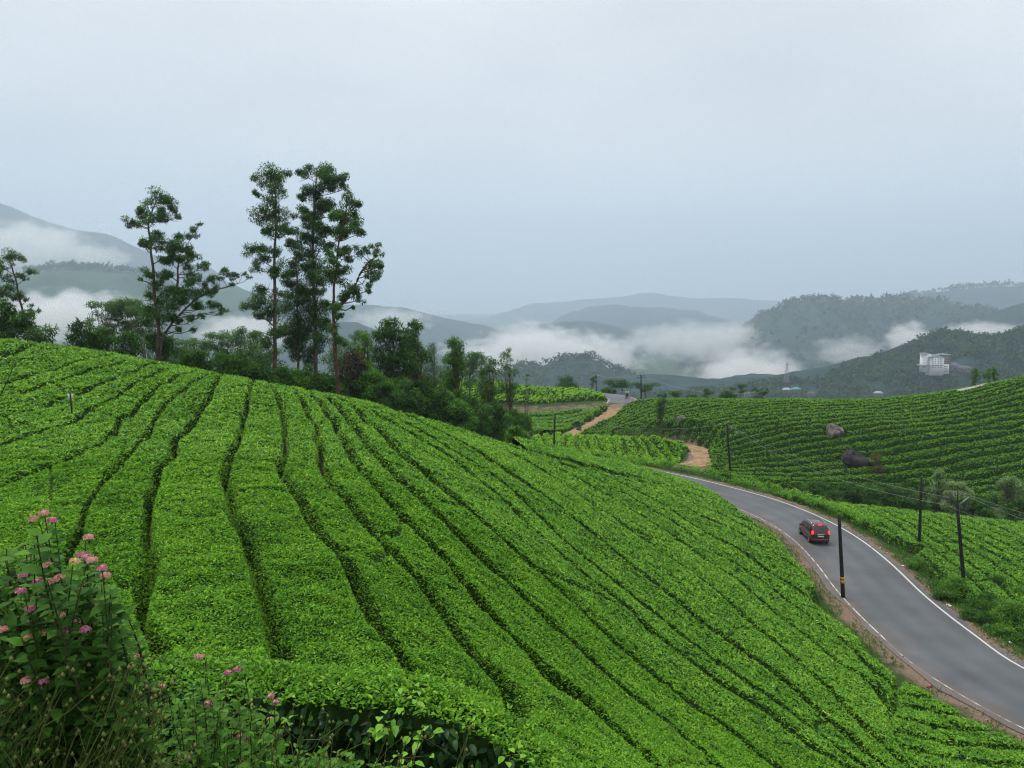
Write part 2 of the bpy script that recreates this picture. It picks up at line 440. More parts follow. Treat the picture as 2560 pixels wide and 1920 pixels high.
# share of bare earth: road shoulders and track sides
dr = line_dist(TX, TY, ROAD)[0]; dt_ = line_dist(TX, TY, TRACK)[0]
earth0 = np.clip(0.72 * (1 - smooth(3.3, 5.4, dr)) + (1 - smooth(1.4, 2.6, dt_)), 0, 1)

def _inpoly(X, Y, P):
    ins = np.zeros(X.shape, bool)
    for (ax, ay), (bx, by) in zip(P, P[1:] + P[:1]): ins ^= ((ay > Y) != (by > Y)) & (X < (bx - ax) * (Y - ay) / (by - ay + 1e-12) + ax)
    return ins
bank = [tuple(at(u, v, D)[:2]) for u, v, D in [(495,415,150.5),(560,415,149.5),(609,410,148),(611,399,153.6),(560,401,155.5),(495,403,156.5)]]
earth = np.where(_inpoly(TX, TY, bank), 0.5, earth0)
m, nt, b = mat_new('ground_earth_and_grass')
a = nt.nodes.new('ShaderNodeAttribute'); a.attribute_name = 'earth'
g = nt.nodes.new('ShaderNodeNewGeometry')
n1 = nt.nodes.new('ShaderNodeTexNoise'); n1.inputs['Scale'].default_value = 0.9; n1.inputs['Detail'].default_value = 6; n1.inputs['Roughness'].default_value = 0.65
n2 = nt.nodes.new('ShaderNodeTexNoise'); n2.inputs['Scale'].default_value = 7; n2.inputs['Detail'].default_value = 4
nt.links.new(g.outputs['Position'], n1.inputs['Vector']); nt.links.new(g.outputs['Position'], n2.inputs['Vector'])
r1 = nt.nodes.new('ShaderNodeValToRGB'); r1.color_ramp.elements[0].color = (.020, .035, .012, 1); r1.color_ramp.elements[1].color = (.055, .10, .025, 1)
r2 = nt.nodes.new('ShaderNodeValToRGB'); r2.color_ramp.elements[0].color = (.12, .078, .052, 1); r2.color_ramp.elements[1].color = (.27, .20, .15, 1)
nt.links.new(n2.outputs['Fac'], r1.inputs['Fac']); nt.links.new(n2.outputs['Fac'], r2.inputs['Fac'])
mp = nt.nodes.new('ShaderNodeMath'); mp.operation = 'ADD'; nt.links.new(a.outputs['Fac'], mp.inputs[0]); nt.links.new(n1.outputs['Fac'], mp.inputs[1])
mr = nt.nodes.new('ShaderNodeMapRange'); mr.inputs['From Min'].default_value = 0.85; mr.inputs['From Max'].default_value = 1.1; nt.links.new(mp.outputs[0], mr.inputs['Value'])
mx = nt.nodes.new('ShaderNodeMix'); mx.data_type = 'RGBA'
nt.links.new(mr.outputs['Result'], mx.inputs['Factor']); nt.links.new(r1.outputs['Color'], mx.inputs['A']); nt.links.new(r2.outputs['Color'], mx.inputs['B'])
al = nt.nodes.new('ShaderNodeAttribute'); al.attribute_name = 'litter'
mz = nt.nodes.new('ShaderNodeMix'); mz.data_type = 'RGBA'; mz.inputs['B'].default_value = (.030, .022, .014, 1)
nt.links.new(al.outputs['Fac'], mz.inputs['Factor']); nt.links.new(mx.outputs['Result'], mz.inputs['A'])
nt.links.new(mz.outputs['Result'], b.inputs['Base Color']); b.inputs['Roughness'].default_value = 0.95; b.inputs['Specular IOR Level'].default_value = 0.1
bp = nt.nodes.new('ShaderNodeBump'); bp.inputs['Strength'].default_value = 0.5; bp.inputs['Distance'].default_value = 0.1; nt.links.new(n2.outputs['Fac'], bp.inputs['Height']); nt.links.new(bp.outputs['Normal'], b.inputs['Normal'])
M['ground'] = m
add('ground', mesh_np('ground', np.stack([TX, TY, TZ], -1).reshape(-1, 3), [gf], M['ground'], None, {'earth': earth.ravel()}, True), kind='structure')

# ------------------------------------------------------------------ roads
def mat_asphalt():
    m, nt, b = mat_new('worn_asphalt')
    a = nt.nodes.new('ShaderNodeAttribute'); a.attribute_name = 'tint'        # 0 left edge .. 1 right edge
    g = nt.nodes.new('ShaderNodeNewGeometry')
    n1 = nt.nodes.new('ShaderNodeTexNoise'); n1.inputs['Scale'].default_value = 0.35; n1.inputs['Detail'].default_value = 5
    n2 = nt.nodes.new('ShaderNodeTexNoise'); n2.inputs['Scale'].default_value = 22; n2.inputs['Detail'].default_value = 3
    for n in (n1, n2): nt.links.new(g.outputs['Position'], n.inputs['Vector'])
    base = nt.nodes.new('ShaderNodeValToRGB'); base.color_ramp.elements[0].color = (.068, .074, .083, 1); base.color_ramp.elements[1].color = (.112, .120, .132, 1)
    ad = nt.nodes.new('ShaderNodeMath'); ad.operation = 'ADD'
    ml = nt.nodes.new('ShaderNodeMath'); ml.operation = 'MULTIPLY'; ml.inputs[1].default_value = 0.45
    nt.links.new(n2.outputs['Fac'], ml.inputs[0]); nt.links.new(ml.outputs[0], ad.inputs[0])
    m2 = nt.nodes.new('ShaderNodeMath'); m2.operation = 'MULTIPLY'; m2.inputs[1].default_value = 0.55
    nt.links.new(n1.outputs['Fac'], m2.inputs[0]); nt.links.new(m2.outputs[0], ad.inputs[1]); nt.links.new(ad.outputs[0], base.inputs['Fac'])
    # red dust washed over the inner edge
    d = nt.nodes.new('ShaderNodeMath'); d.operation = 'SUBTRACT'; nt.links.new(n1.outputs['Fac'], d.inputs[0]); nt.links.new(a.outputs['Fac'], d.inputs[1])
    mr = nt.nodes.new('ShaderNodeMapRange'); mr.inputs['From Min'].default_value = 0.22; mr.inputs['From Max'].default_value = 0.52; mr.inputs['To Max'].default_value = 0.75
    nt.links.new(d.outputs[0], mr.inputs['Value'])
    mx = nt.nodes.new('ShaderNodeMix'); mx.data_type = 'RGBA'; mx.inputs['B'].default_value = (.15, .115, .095, 1)
    nt.links.new(mr.outputs['Result'], mx.inputs['Factor']); nt.links.new(base.outputs['Color'], mx.inputs['A'])
    wv = nt.nodes.new('ShaderNodeMath'); wv.operation = 'MULTIPLY'; wv.inputs[1].default_value = 25.13; nt.links.new(a.outputs['Fac'], wv.inputs[0])
    cs = nt.nodes.new('ShaderNodeMath'); cs.operation = 'COSINE'; nt.links.new(wv.outputs[0], cs.inputs[0])
    n3 = nt.nodes.new('ShaderNodeTexNoise'); n3.inputs['Scale'].default_value = 0.3; n3.inputs['Detail'].default_value = 6; nt.links.new(g.outputs['Position'], n3.inputs['Vector'])
    k1 = nt.nodes.new('ShaderNodeMath'); k1.operation = 'MULTIPLY_ADD'; k1.inputs[1].default_value = 0.08; k1.inputs[2].default_value = 0.5; nt.links.new(cs.outputs[0], k1.inputs[0])
    k2 = nt.nodes.new('ShaderNodeMath'); k2.operation = 'MULTIPLY_ADD'; k2.inputs[1].default_value = 1.0; nt.links.new(n3.outputs['Fac'], k2.inputs[0]); nt.links.new(k1.outputs[0], k2.inputs[2])
    mu = nt.nodes.new('ShaderNodeMix'); mu.data_type = 'RGBA'; mu.blend_type = 'MULTIPLY'; mu.inputs['Factor'].default_value = 1.0
    nt.links.new(mx.outputs['Result'], mu.inputs['A']); nt.links.new(k2.outputs[0], mu.inputs['B'])
    nt.links.new(mu.outputs['Result'], b.inputs['Base Color']); b.inputs['Roughness'].default_value = 0.62; b.inputs['Specular IOR Level'].default_value = 0.35
    return m
M['asphalt'] = mat_asphalt()
def mat_marking():
    m, nt, b = mat_new('worn_white_line')
    g = nt.nodes.new('ShaderNodeNewGeometry'); n = nt.nodes.new('ShaderNodeTexNoise'); n.inputs['Scale'].default_value = 1.6; n.inputs['Detail'].default_value = 6
    nt.links.new(g.outputs['Position'], n.inputs['Vector'])
    a = nt.nodes.new('ShaderNodeAttribute'); a.attribute_name = 'tint'
    ad = nt.nodes.new('ShaderNodeMath'); ad.operation = 'ADD'; nt.links.new(n.outputs['Fac'], ad.inputs[0]); nt.links.new(a.outputs['Fac'], ad.inputs[1])
    r = nt.nodes.new('ShaderNodeValToRGB'); r.color_ramp.elements[0].position = 0.42; r.color_ramp.elements[1].position = 0.58
    r.color_ramp.elements[0].color = (.19, .16, .14, 1); r.color_ramp.elements[1].color = (.56, .53, .48, 1)
    nt.links.new(ad.outputs[0], r.inputs['Fac']); nt.links.new(r.outputs['Color'], b.inputs['Base Color']); b.inputs['Roughness'].default_value = 0.7
    return m
M['marking'] = mat_marking()

def ribbon(L, offs, dz, rows_t=None, edge_noise=0.0, zfun=None):
    T = np.gradient(L[:, :2], axis=0); T /= np.linalg.norm(T, axis=1, keepdims=True)
    Nn = np.stack([T[:, 1], -T[:, 0]], 1)                       # points to the right of travel
    k = len(offs); P = np.zeros((len(L), k, 3))
    for j, o in enumerate(offs):
        oo = o + (edge_noise * (vnoise(np.arange(len(L)) * 0.6, 0 * L[:, 0] + j * 7.3, 5) - 0.5) if j in (0, k - 1) else 0)
        P[:, j, :2] = L[:, :2] + Nn * np.reshape(oo, (-1, 1)) if not np.isscalar(oo) else L[:, :2] + Nn * oo
        P[:, j, 2] = L[:, 2] + dz
    if zfun is not None: P[..., 2] = np.maximum(zfun(P[..., 0], P[..., 1]), L[:, None, 2] - .03) + dz
    i = (np.arange(len(L) - 1)[:, None] * k + np.arange(k - 1)[None]).ravel()
    f = np.stack([i, i + 1, i + 1 + k, i + k], 1)
    tint = np.broadcast_to(np.linspace(0, 1, k)[None], (len(L), k)).ravel()
    return P.reshape(-1, 3), f, tint
# travel direction runs away from the camera, so the right-hand side is the valley side
def road_obj(name, L, half, edge):
    V, f, t = ribbon(L, np.linspace(-half, half, 9), 0.012, edge_noise=edge)
    return add(name, mesh_np(name, V, [f], M['asphalt'], None, {'tint': t}, True), kind='structure')
road = road_obj('road', ROAD, 3.25, 0.5)
V, f, t = ribbon(ROAD, [2.78, 2.92], 0.017)
add('road_edge_line', mesh_np('road_edge_line', V, [f], M['marking'], None, {'tint': t * 0 + 0.35}), road)
for i0, i1, tt in [(0, 14, .03), (14, 20, .06), (21, 30, -.03), (30, 44, .04), (44, 70, .0)]:
    V, f, t = ribbon(ROAD[i0:i1 + 1], [-2.86, -2.77], 0.017)
    add('road_edge_line', mesh_np('road_edge_line', V, [f], M['marking'], None, {'tint': t * 0 + tt}), road)
road2 = road_obj('road', ROAD2, 3.0, 0.3)
for o in (-2.75, 2.65):
    V, f, t = ribbon(ROAD2, [o, o + .12], 0.017); add('road_edge_line', mesh_np('road_edge_line', V, [f], M['marking'], None, {'tint': t * 0 + 0.3}), road2)
M['track'] = mat_plain('ochre_track_earth', (.30, .20, .115), 0.95, 0, 0.4, 1.2, 0.1, 0.4)
V, f, t = ribbon(TRACK, np.linspace(-1.6, 1.6, 5), 0.012, edge_noise=0.8)
V[:, 2] += 0.05 * (fbm(V[:, 0], V[:, 1], 4) - 0.5) + 0.03
add('dirt_track', mesh_np('dirt_track', V, [f], M['track'], None, None, True), kind='structure')
# ------------------------------------------------------------------ tea
def poly_sd(x, y, poly):
    poly = np.asarray(poly, float); q = np.roll(poly, -1, 0)
    x = np.asarray(x, float); y = np.asarray(y, float)
    best = np.full(x.shape, 1e9); ins = np.zeros(x.shape, bool)
    for (ax, ay), (bx, by) in zip(poly, q):
        dx, dy = bx - ax, by - ay
        t = np.clip(((x - ax) * dx + (y - ay) * dy) / (dx * dx + dy * dy + 1e-12), 0, 1)
        best = np.minimum(best, (x - ax - t * dx) ** 2 + (y - ay - t * dy) ** 2)
        if ay != by:
            c = ((ay > y) != (by > y)) & (x < dx * (y - ay) / (by - ay) + ax)
            ins ^= c
    return np.where(ins, 1, -1) * np.sqrt(best)

def pxpoly(pts): return [tuple(at(u, v, D)[:2]) for u, v, D in pts]

class Tea:
    def __init__(s, seed, fmap, edges, poly, H=TEA_H, gap=0.10, gapvar=0.6, breaks=6.0, soft=0.32, holes=(), uneven=0.12, bdep=0.6):
        s.bdep = bdep; s.widen = 0.0; s.t_lo = None
        s.seed, s.fmap, s.edges, s.poly, s.H, s.gap, s.gapvar, s.soft, s.holes, s.uneven = seed, fmap, np.asarray(edges, float), poly, H, gap, gapvar, soft, holes, uneven
        s.rng = np.random.default_rng(seed); s.breaks = breaks
    def height(s, k, f, t, x, y, w, brk):
        e = np.minimum(f, 1 - f) * w
        ke = np.where(f < 0.5, k, k + 1)
        q = np.clip(1 - s.gapvar + 1.5 * s.gapvar * vnoise(t / 2.3, ke * 3.7, s.seed + 5), 0, 1)
        g_ = s.gap * (1 + s.widen * smooth(14, 19, np.asarray(k, float)))
        p = smooth(g_ * 0.5, g_ + s.soft, e) ** 0.55
        h = 1 - q * (1 - p)
        for b, dep in brk:
            h = np.minimum(h, 1 - dep * (1 - smooth(0.02, 0.24, np.abs(t - b - 0.25 * np.sin(6 * f + b)))))
        sd = poly_sd(x, y, s.poly)
        for hx, hy, hr in s.holes: sd = np.minimum(sd, np.hypot(x - hx, y - hy) - hr)
        h = h * smooth(-0.02, 0.42, sd) ** 0.6
        if s.t_lo is not None: h = h * np.where(np.asarray(k) >= 31, smooth(s.t_lo, s.t_lo + 1.2, t), 1)
        und = s.uneven * (fbm(x / 1.6, y / 1.6, s.seed + 11, 3) - 0.5) * 2 + 0.13 * (vnoise(x / .27, y / .27, s.seed + 2) - .5)
        return s.H * h * (1 + und) , sd
    def row(s, mb, k, t0, t1, dt, leafpx, lmin, cover, core=True, leafmat=1, tint_shift=0.0, wide=0.45):
        rng = s.rng; c0, c1 = s.edges[k], s.edges[k + 1]
        tc = np.arange(t0, t1, dt)
        cx, cy = s.fmap((c0 + c1) / 2 + 0 * tc, tc)
        ok = poly_sd(cx, cy, s.poly) > -2.5
        if not ok.any(): return False
        ia = np.argmax(ok); ib = len(ok) - np.argmax(ok[::-1])
        tc = tc[ia:ib + 1]
        if len(tc) < 3: return False
        brk = []
        if s.breaks:
            b = tc[0] + rng.random() * s.breaks
            while b < tc[-1]: brk.append((b, rng.uniform(.1, s.bdep))); b += s.breaks * rng.uniform(.35, 1.7)
        x0, y0 = s.fmap(c0 + 0 * tc, tc); x1, y1 = s.fmap(c1 + 0 * tc, tc)
        xm, ym = s.fmap(c0 + 0 * tc, tc + 0.05)
        tx, ty = (xm - x0) / .05, (ym - y0) / .05; jl = np.hypot(tx, ty)
        w = np.abs((x1 - x0) * ty - (y1 - y0) * tx) / jl             # true row width
        if core:
            ee = np.array([0.03, 0.10, 0.18, 0.30, 0.5]); n = 11
            wm = np.maximum(w, 0.9)[:, None]
            fl = np.minimum(ee[None] / wm, np.array([.03, .12, .22, .33, .42])[None])
            f = np.concatenate([fl, 0 * fl[:, :1] + .5, 1 - fl[:, ::-1]], 1)
            T = np.broadcast_to(tc[:, None], f.shape); C = c0 + (c1 - c0) * f
            X, Y = s.fmap(C, T); h, sd = s.height(k, f, T, X, Y, w[:, None], brk)
            Zg = Z(X, Y) - 0.06
            V = np.stack([X, Y, Zg + np.maximum(h - 0.085, 0)], -1).reshape(-1, 3)
            i = (np.arange(len(tc) - 1)[:, None] * n + np.arange(n - 1)[None]).ravel()
            q = np.stack([i, i + 1, i + 1 + n, i + n], 1)
            q = q[(sd.ravel()[q] > -0.05).any(1) & (sd.ravel()[q] > -0.8).all(1)]
            if len(q) == 0: return False
            used = np.unique(q); remap = np.zeros(len(V), int); remap[used] = np.arange(len(used))
            mb.put(V[used], [remap[q]], 0)
        # leaves
        D = np.maximum(np.hypot(cx[ia:ib + 1], cy[ia:ib + 1]), 3)
        L = np.maximum(lmin, leafpx * D / F_PX)
        u = CX + F_PX * cx[ia:ib + 1] / np.maximum(cy[ia:ib + 1], 1)
        rho = cover / (0.5 * wide * L * L) * np.where((u < -50) | (u > 1075), 0.12, 1.0)
        num = rng.poisson(rho * w * dt * jl)
        idx = np.repeat(np.arange(len(tc)), num); m = len(idx)
        if m == 0: return True
        t = tc[idx] + rng.uniform(-.5, .5, m) * dt
        f = rng.random(m)
        side = rng.random(m) < 0.15
        f = np.where(side, np.where(rng.random(m) < .5, 1, -1) * (0.5 - rng.random(m) * 0.3 / np.maximum(w[idx], .6)) + 0.5, f)
        X, Y = s.fmap(c0 + (c1 - c0) * f, t)
        h, sd = s.height(k, f, t, X, Y, w[idx], brk)
        Ll = L[idx] * rng.uniform(.7, 1.3, m)
        keep = (sd > 0.03) & (h > 0.12)
        X, Y, h, Ll, f, t, side = X[keep], Y[keep], h[keep], Ll[keep], f[keep], t[keep], side[keep]; m = len(X)
        if m == 0: return True
        drop = np.where(side, rng.random(m) ** 1.3 * 0.6 * h, rng.random(m) * 0.05)
        P = np.stack([X, Y, Z(X, Y) - 0.06 + np.maximum(h - drop, 0.05)], 1)
        ph = rng.random(m) * 2 * math.pi; ta = rng.uniform(-0.1, 0.95, m)
        A = np.stack([np.cos(ph) * np.cos(ta), np.sin(ph) * np.cos(ta), np.sin(ta)], 1)
        Nn = np.stack([rng.normal(0, .35, m), rng.normal(0, .35, m), np.ones(m)], 1)
        P -= A * Ll[:, None] * 0.3
        tint = np.clip(rng.normal(0.43 + tint_shift, .22, m) + (rng.random(m) < .12) * .3, 0, 1)
        fr = Y > 24
        mb.tris(P[fr], A[fr], Nn[fr], Ll[fr], Ll[fr] * wide, leafmat, tint[fr]); fr = ~fr
        mb.leaves(P[fr], A[fr], Nn[fr], Ll[fr], Ll[fr] * wide, leafmat, tint[fr])
        return True

# --- the near slope: rows fan over the spur; guide lines (row number, line of sight points) measured on the tea top
GUIDES = [(-8, [(60,735),(0,748),(-150,775)]), (-5.5, [(200,758),(100,785),(0,812),(-150,840)]), (-3, [(330,785),(250,812),(130,855),(0,895),(-150,935)]),
 (-1, [(430,800),(350,830),(290,880),(200,965),(70,1010),(-120,1080)]), (0.1, [(440,806),(385,850),(340,900),(265,990),(170,1100),(60,1250),(-40,1420)]), (1, [(455,818),(440,850),(390,930),(330,1020),(300,1150),(300,1330),(320,1480),(360,1640)]),
 (2, [(535,836),(520,865),(505,940),(495,1080),(520,1180),(540,1270),(610,1440),(690,1640)]), (3, [(590,848),(600,885),(615,990),(645,1080),(700,1190),(760,1290),(870,1440),(1040,1640)]),
 (4, [(650,864),(680,920),(700,1010),(790,1150),(870,1240),(960,1330),(1100,1460),(1310,1640)]), (6, [(725,873),(770,930),(840,1010),(920,1090),(1030,1195),(1187,1335),(1438,1532),(1590,1650)]),
 (7, [(765,880),(815,930),(890,1005),(980,1085),(1090,1180),(1236,1301),(1384,1424),(1556,1552),(1690,1650)]), (8, [(805,886),(900,940),(1024,1021),(1082,1076),(1147,1138),(1300,1260),(1450,1380),(1600,1490),(1720,1570),(1830,1650)]),
 (10, [(900,902),(980,945),(1060,995),(1156,1059),(1265,1149),(1333,1201),(1450,1290),(1527,1350),(1645,1434),(1750,1520),(1880,1630)]), (11, [(985,924),(1080,960),(1180,1008),(1260,1051),(1333,1108),(1450,1190),(1560,1275),(1662,1370),(1783,1493),(1890,1590)]),
 (12, [(1060,944),(1140,976),(1230,1018),(1303,1056),(1372,1100),(1429,1133),(1560,1220),(1680,1315),(1802,1414),(1930,1503),(1985,1570)]), (13, [(1120,962),(1190,985),(1260,1014),(1340,1055),(1415,1097),(1492,1150),(1600,1222),(1700,1288),(1800,1365),(1870,1432),(1945,1490)]),
 (14, [(1180,982),(1230,998),(1290,1018),(1400,1064),(1520,1140),(1631,1210),(1740,1281),(1812,1325),(1850,1370)]), (16, [(1240,1000),(1300,1014),(1361,1028),(1450,1060),(1560,1108),(1640,1147),(1700,1178),(1770,1240)]),
 (18, [(1330,1022),(1400,1040),(1470,1058),(1540,1080),(1610,1106),(1660,1126)])]
NT = 91; T_LEN = 50.0
_gc = []; _gp = []
for c, pts in GUIDES:
    P = np.array([ray_ground(a * .4629, b * .4629, TEA_H, 3, 80)[:2] for a, b in pts])
    P = np.vstack([P[0] + (P[0] - P[1]) / np.linalg.norm(P[0] - P[1]) * 9, P, P[-1] + (P[-1] - P[-2]) / np.linalg.norm(P[-1] - P[-2]) * 7])
    s_ = np.append(0, np.cumsum(np.linalg.norm(np.diff(P, axis=0), axis=1)))
    ti = np.linspace(0, s_[-1], NT); Q = np.stack([np.interp(ti, s_, P[:, 0]), np.interp(ti, s_, P[:, 1])], 1)
    for _ in range(6): Q[1:-1] = .25 * Q[:-2] + .5 * Q[1:-1] + .25 * Q[2:]
    _gc.append(c); _gp.append(Q)
P = np.array([(-6, 66), (0, 72), (6, 77), (11, 80), (14.5, 79.8), (17, 77), (18.6, 73), (19.8, 68), (21, 62)], float); s_ = np.append(0, np.cumsum(np.linalg.norm(np.diff(P, axis=0), axis=1)))
ti = np.linspace(0, s_[-1], NT); _gc.append(22); _gp.append(np.stack([np.interp(ti, s_, P[:, 0]), np.interp(ti, s_, P[:, 1])], 1))
_gc.append(24); _gp.append(_gp[-1] + np.array([[1.2, 2.0]]))
_gc.insert(0, -13); _gp.insert(0, _gp[0] + (_gp[0] - _gp[1]) * 2)
_gc = np.array(_gc, float)
_ci = np.arange(-13, 24.01, 0.25)                                  # resample across rows and soften
_gp = np.array(_gp); _GP = np.stack([[np.interp(_ci, _gc, _gp[:, k, d]) for k in range(NT)] for d in (0, 1)], -1).transpose(1, 0, 2)
for _ in range(4): _GP[1:-1] = .25 * _GP[:-2] + .5 * _GP[1:-1] + .25 * _GP[2:]
def near_map(c, t):
    c = np.asarray(c, float) + 0.32 * (vnoise(t / 6.0, c / 3.0, 21) - .5) + 0.22 * (vnoise(t / 2.1, c / 1.3, 22) - .5)
    a = np.clip((c + 13) / .25, 0, len(_ci) - 1.001); b = np.clip(np.asarray(t, float) / T_LEN * (NT - 1), 0, NT - 1.001)
    a, b = np.broadcast_arrays(a, b); ia = a.astype(int); ib = b.astype(int); fa = (a - ia)[..., None]; fb = (b - ib)[..., None]
    P = (_GP[ia, ib] * (1 - fa) + _GP[ia + 1, ib] * fa) * (1 - fb) + (_GP[ia, ib + 1] * (1 - fa) + _GP[ia + 1, ib + 1] * fa) * fb
    return P[..., 0], P[..., 1]
edges = np.arange(-12, 24.0)
edges = edges + np.where((edges < 0) | (edges > 4), np.array([random.uniform(-.09, .09) for _ in edges]), 0)
NEAR_POLY = [(-45,9.6),(-6,9.2),(-2,9.0),(1,8.6),(4,8.2),(8,8.6),(13,10),(14.6,20),(15.0,28),(16.2,31.2),(17.6,33.6),(19.4,37.0),(18.9,40),(20.0,41.8),(19.2,43.2),(18.6,45.5),(19.2,48),(20.6,50.2),(21.3,53.5),(20.6,56.5),(21.6,58.2),(20.4,60.2),(19.7,63),(19.0,67),(18.3,70.5),(17.8,73.8),(17.0,76.6),(15.2,79.2),(12,81),(7,77),(2,67),(-4,59),(-9,54),(-14,50),(-20,50),(-30,54),(-48,58)]
near = Tea(31, near_map, edges, NEAR_POLY, gap=0.095, gapvar=0.45, breaks=16.0, soft=0.12, bdep=.35)
near.widen = 1.2; near.t_lo = 9.0
WEDGE_POLY = [(14.0,20),(14.4,27.8),(15.6,30.8),(17.2,33),(18.9,36.4),(19.9,36.4),(20.9,34.2),(22.6,31.4),(26,28),(31,24),(30,19)]
wedge = Tea(33, lambda c, t: (t, c + 0.25 * (t - 20) + .4 * (vnoise(t / 3, c / 2, 5) - .5)), np.arange(14, 40, 1.5), WEDGE_POLY, gap=0.08, gapvar=0.75, breaks=8, soft=0.22)
ORD = ['first','second','third','fourth','fifth','sixth','seventh','eighth','ninth','tenth','eleventh','twelfth','thirteenth','fourteenth','fifteenth','sixteenth','seventeenth','eighteenth','nineteenth','twentieth']
def ordinal(n):
    if n < 20: return ORD[n]
    tens = {20: 'twenty', 30: 'thirty', 40: 'forty', 50: 'fifty', 60: 'sixty'}
    n1 = n + 1; t = n1 // 10 * 10
    if n1 % 10 == 0: return {20: 'twentieth', 30: 'thirtieth', 40: 'fortieth', 50: 'fiftieth', 60: 'sixtieth'}[t]
    return tens[t] + '-' + ORD[n1 % 10 - 1]
nrow = 0
for k in range(len(edges) - 1):
    mb = MB()
    if not near.row(mb, k, 0.2 if k < 31 else 9.0, 49.8, 0.30, 3.25, 0.059, 1.5, tint_shift=0.10 * (hashn(np.array([k]), np.array([3]), 5)[0] - .5)): continue
    if mb.n < 400: continue
    mb.add('tea_hedge_row', [M['tea_core'], M['tea']], smooth_sh=[0],
           label='clipped green tea hedge row on the near slope, %s row counted from the left' % ordinal(nrow), cat='tea hedge', group='tea hedge rows fanning over the near slope')
    nrow += 1

def field_obj(name, tea, t0, t1, dt, leafpx, lmin, cover, leaf, label, cat='tea field', core='tea_core', shift=0.0, kind='stuff'):
    mb = MB()
    for k in range(len(tea.edges) - 1): tea.row(mb, k, t0, t1, dt, leafpx, lmin, cover, tint_shift=shift)
    return mb.add(name, [M[core], M[leaf]], smooth_sh=[0], label=label, cat=cat, kind=kind)

mb = MB()
for k in range(len(wedge.edges) - 1): wedge.row(mb, k, 12, 34, 0.35, 3.3, 0.062, 2.0)
mb.add('tea_patch', [M['tea_core'], M['tea']], smooth_sh=[0], label='wedge of tea bushes at the foot of the near slope beside the road bend', cat='tea patch')

# --- far hillside across the road: rows follow the contour
FAR_POLY = pxpoly([(571,433,116.5),(600,417.5,130),(630,402,141),(660,397,142),(700,396,134),(800,396,128),(900,394,126),(960,386,125),(1024,374,122),(1150,352,118),(1150,490,82),(1024,492,83.5),(960,488,86.5),(900,480,91),(850,482,89.5),(800,482,89),(765,478,89),(735,477,88.5),(714,472,91),(709,458,101),(708,451,106),(690,442.5,112.5),(640,436.5,118.5),(600,434,121)])
def far_map(c, t):
    x = t
    y = c + 0.00055 * (x - 40) ** 2 + 0.10 * (x - 40) + 2.4 * (fbm(x / 26, c / 15, 41, 2) - .5) + 0.5 * (vnoise(x / 3.1, c / 2.2, 42) - .5)
    return x, y
fe = [70.0]
while fe[-1] < 150: fe.append(fe[-1] + 1.68 * (1 + 0.2 * (random.random() - .5)))
BOULDERS = [(834,434,1.25,'rock_pale'), (854,462,1.5,'rock'), (680,420,0.85,'rock_pale'), (646,410,0.5,'rock')]
BP = [ray_ground(u, v, 0.5, 60) for u, v, r, _ in BOULDERS]
far = Tea(51, far_map, fe, FAR_POLY, H=0.95, gap=0.20, gapvar=0.35, breaks=3.0, soft=0.34, holes=[(p[0], p[1], r * 0.95) for p, (u, v, r, _) in zip(BP, BOULDERS)], uneven=0.16)
field_obj('tea_field', far, 8, 100, 0.5, 1.65, 0.1, 1.0, 'tea_dark', 'dark green contour rows of tea covering the whole far hillside beyond the road')

# --- middle bright field inside the bend of the dirt track
MID_POLY = pxpoly([(505,441,112),(520,436,116),(560,431.5,119.5),(620,434.5,117),(660,438,114),(684,443,109.5),(690,449,104.5),(680,454,101.5),(655,459,99.5),(630,463,97),(600,463,97),(560,462,97),(520,455,101)])
def mid_map(c, t): return c - 0.12 * (t - 100) + 0.9 * np.sin(t / 7 + c / 4) + 0.5 * (vnoise(t / 2.5, c / 2, 61) - .5), t
mid = Tea(61, mid_map, np.arange(-8, 40, 1.35), MID_POLY, H=0.85, gap=0.12, gapvar=0.6, breaks=5.5, soft=0.35)
field_obj('tea_field', mid, 94, 124, 0.4, 2.3, 0.1, 1.2, 'tea_bright', 'bright green tea field tucked inside the bend of the dirt track')

# --- upper left bright field above the brown bank
UP_POLY = pxpoly([(500,402,158),(560,400.3,157),(607,397.8,155.5),(606,395.5,160),(590,392.5,170),(560,389,180),(520,385.5,191),(470,382,200),(420,381,203),(395,386,195),(420,400,165),(460,402,160)])
def up_map(c, t): return c + 0.35 * (t - 160) + 1.2 * np.sin(t / 5 + c / 3) + 0.8 * (vnoise(t / 2.5, c / 2, 71) - .5), t
up = Tea(71, up_map, np.arange(-55, 30, 1.6), UP_POLY, H=0.9, gap=0.22, gapvar=0.7, breaks=4.0, soft=0.35)
field_obj('tea_field', up, 150, 210, 0.5, 2.3, 0.1, 1.2, 'tea_bright', 'bright green tea field on the knoll above the brown earth bank', shift=0.08)

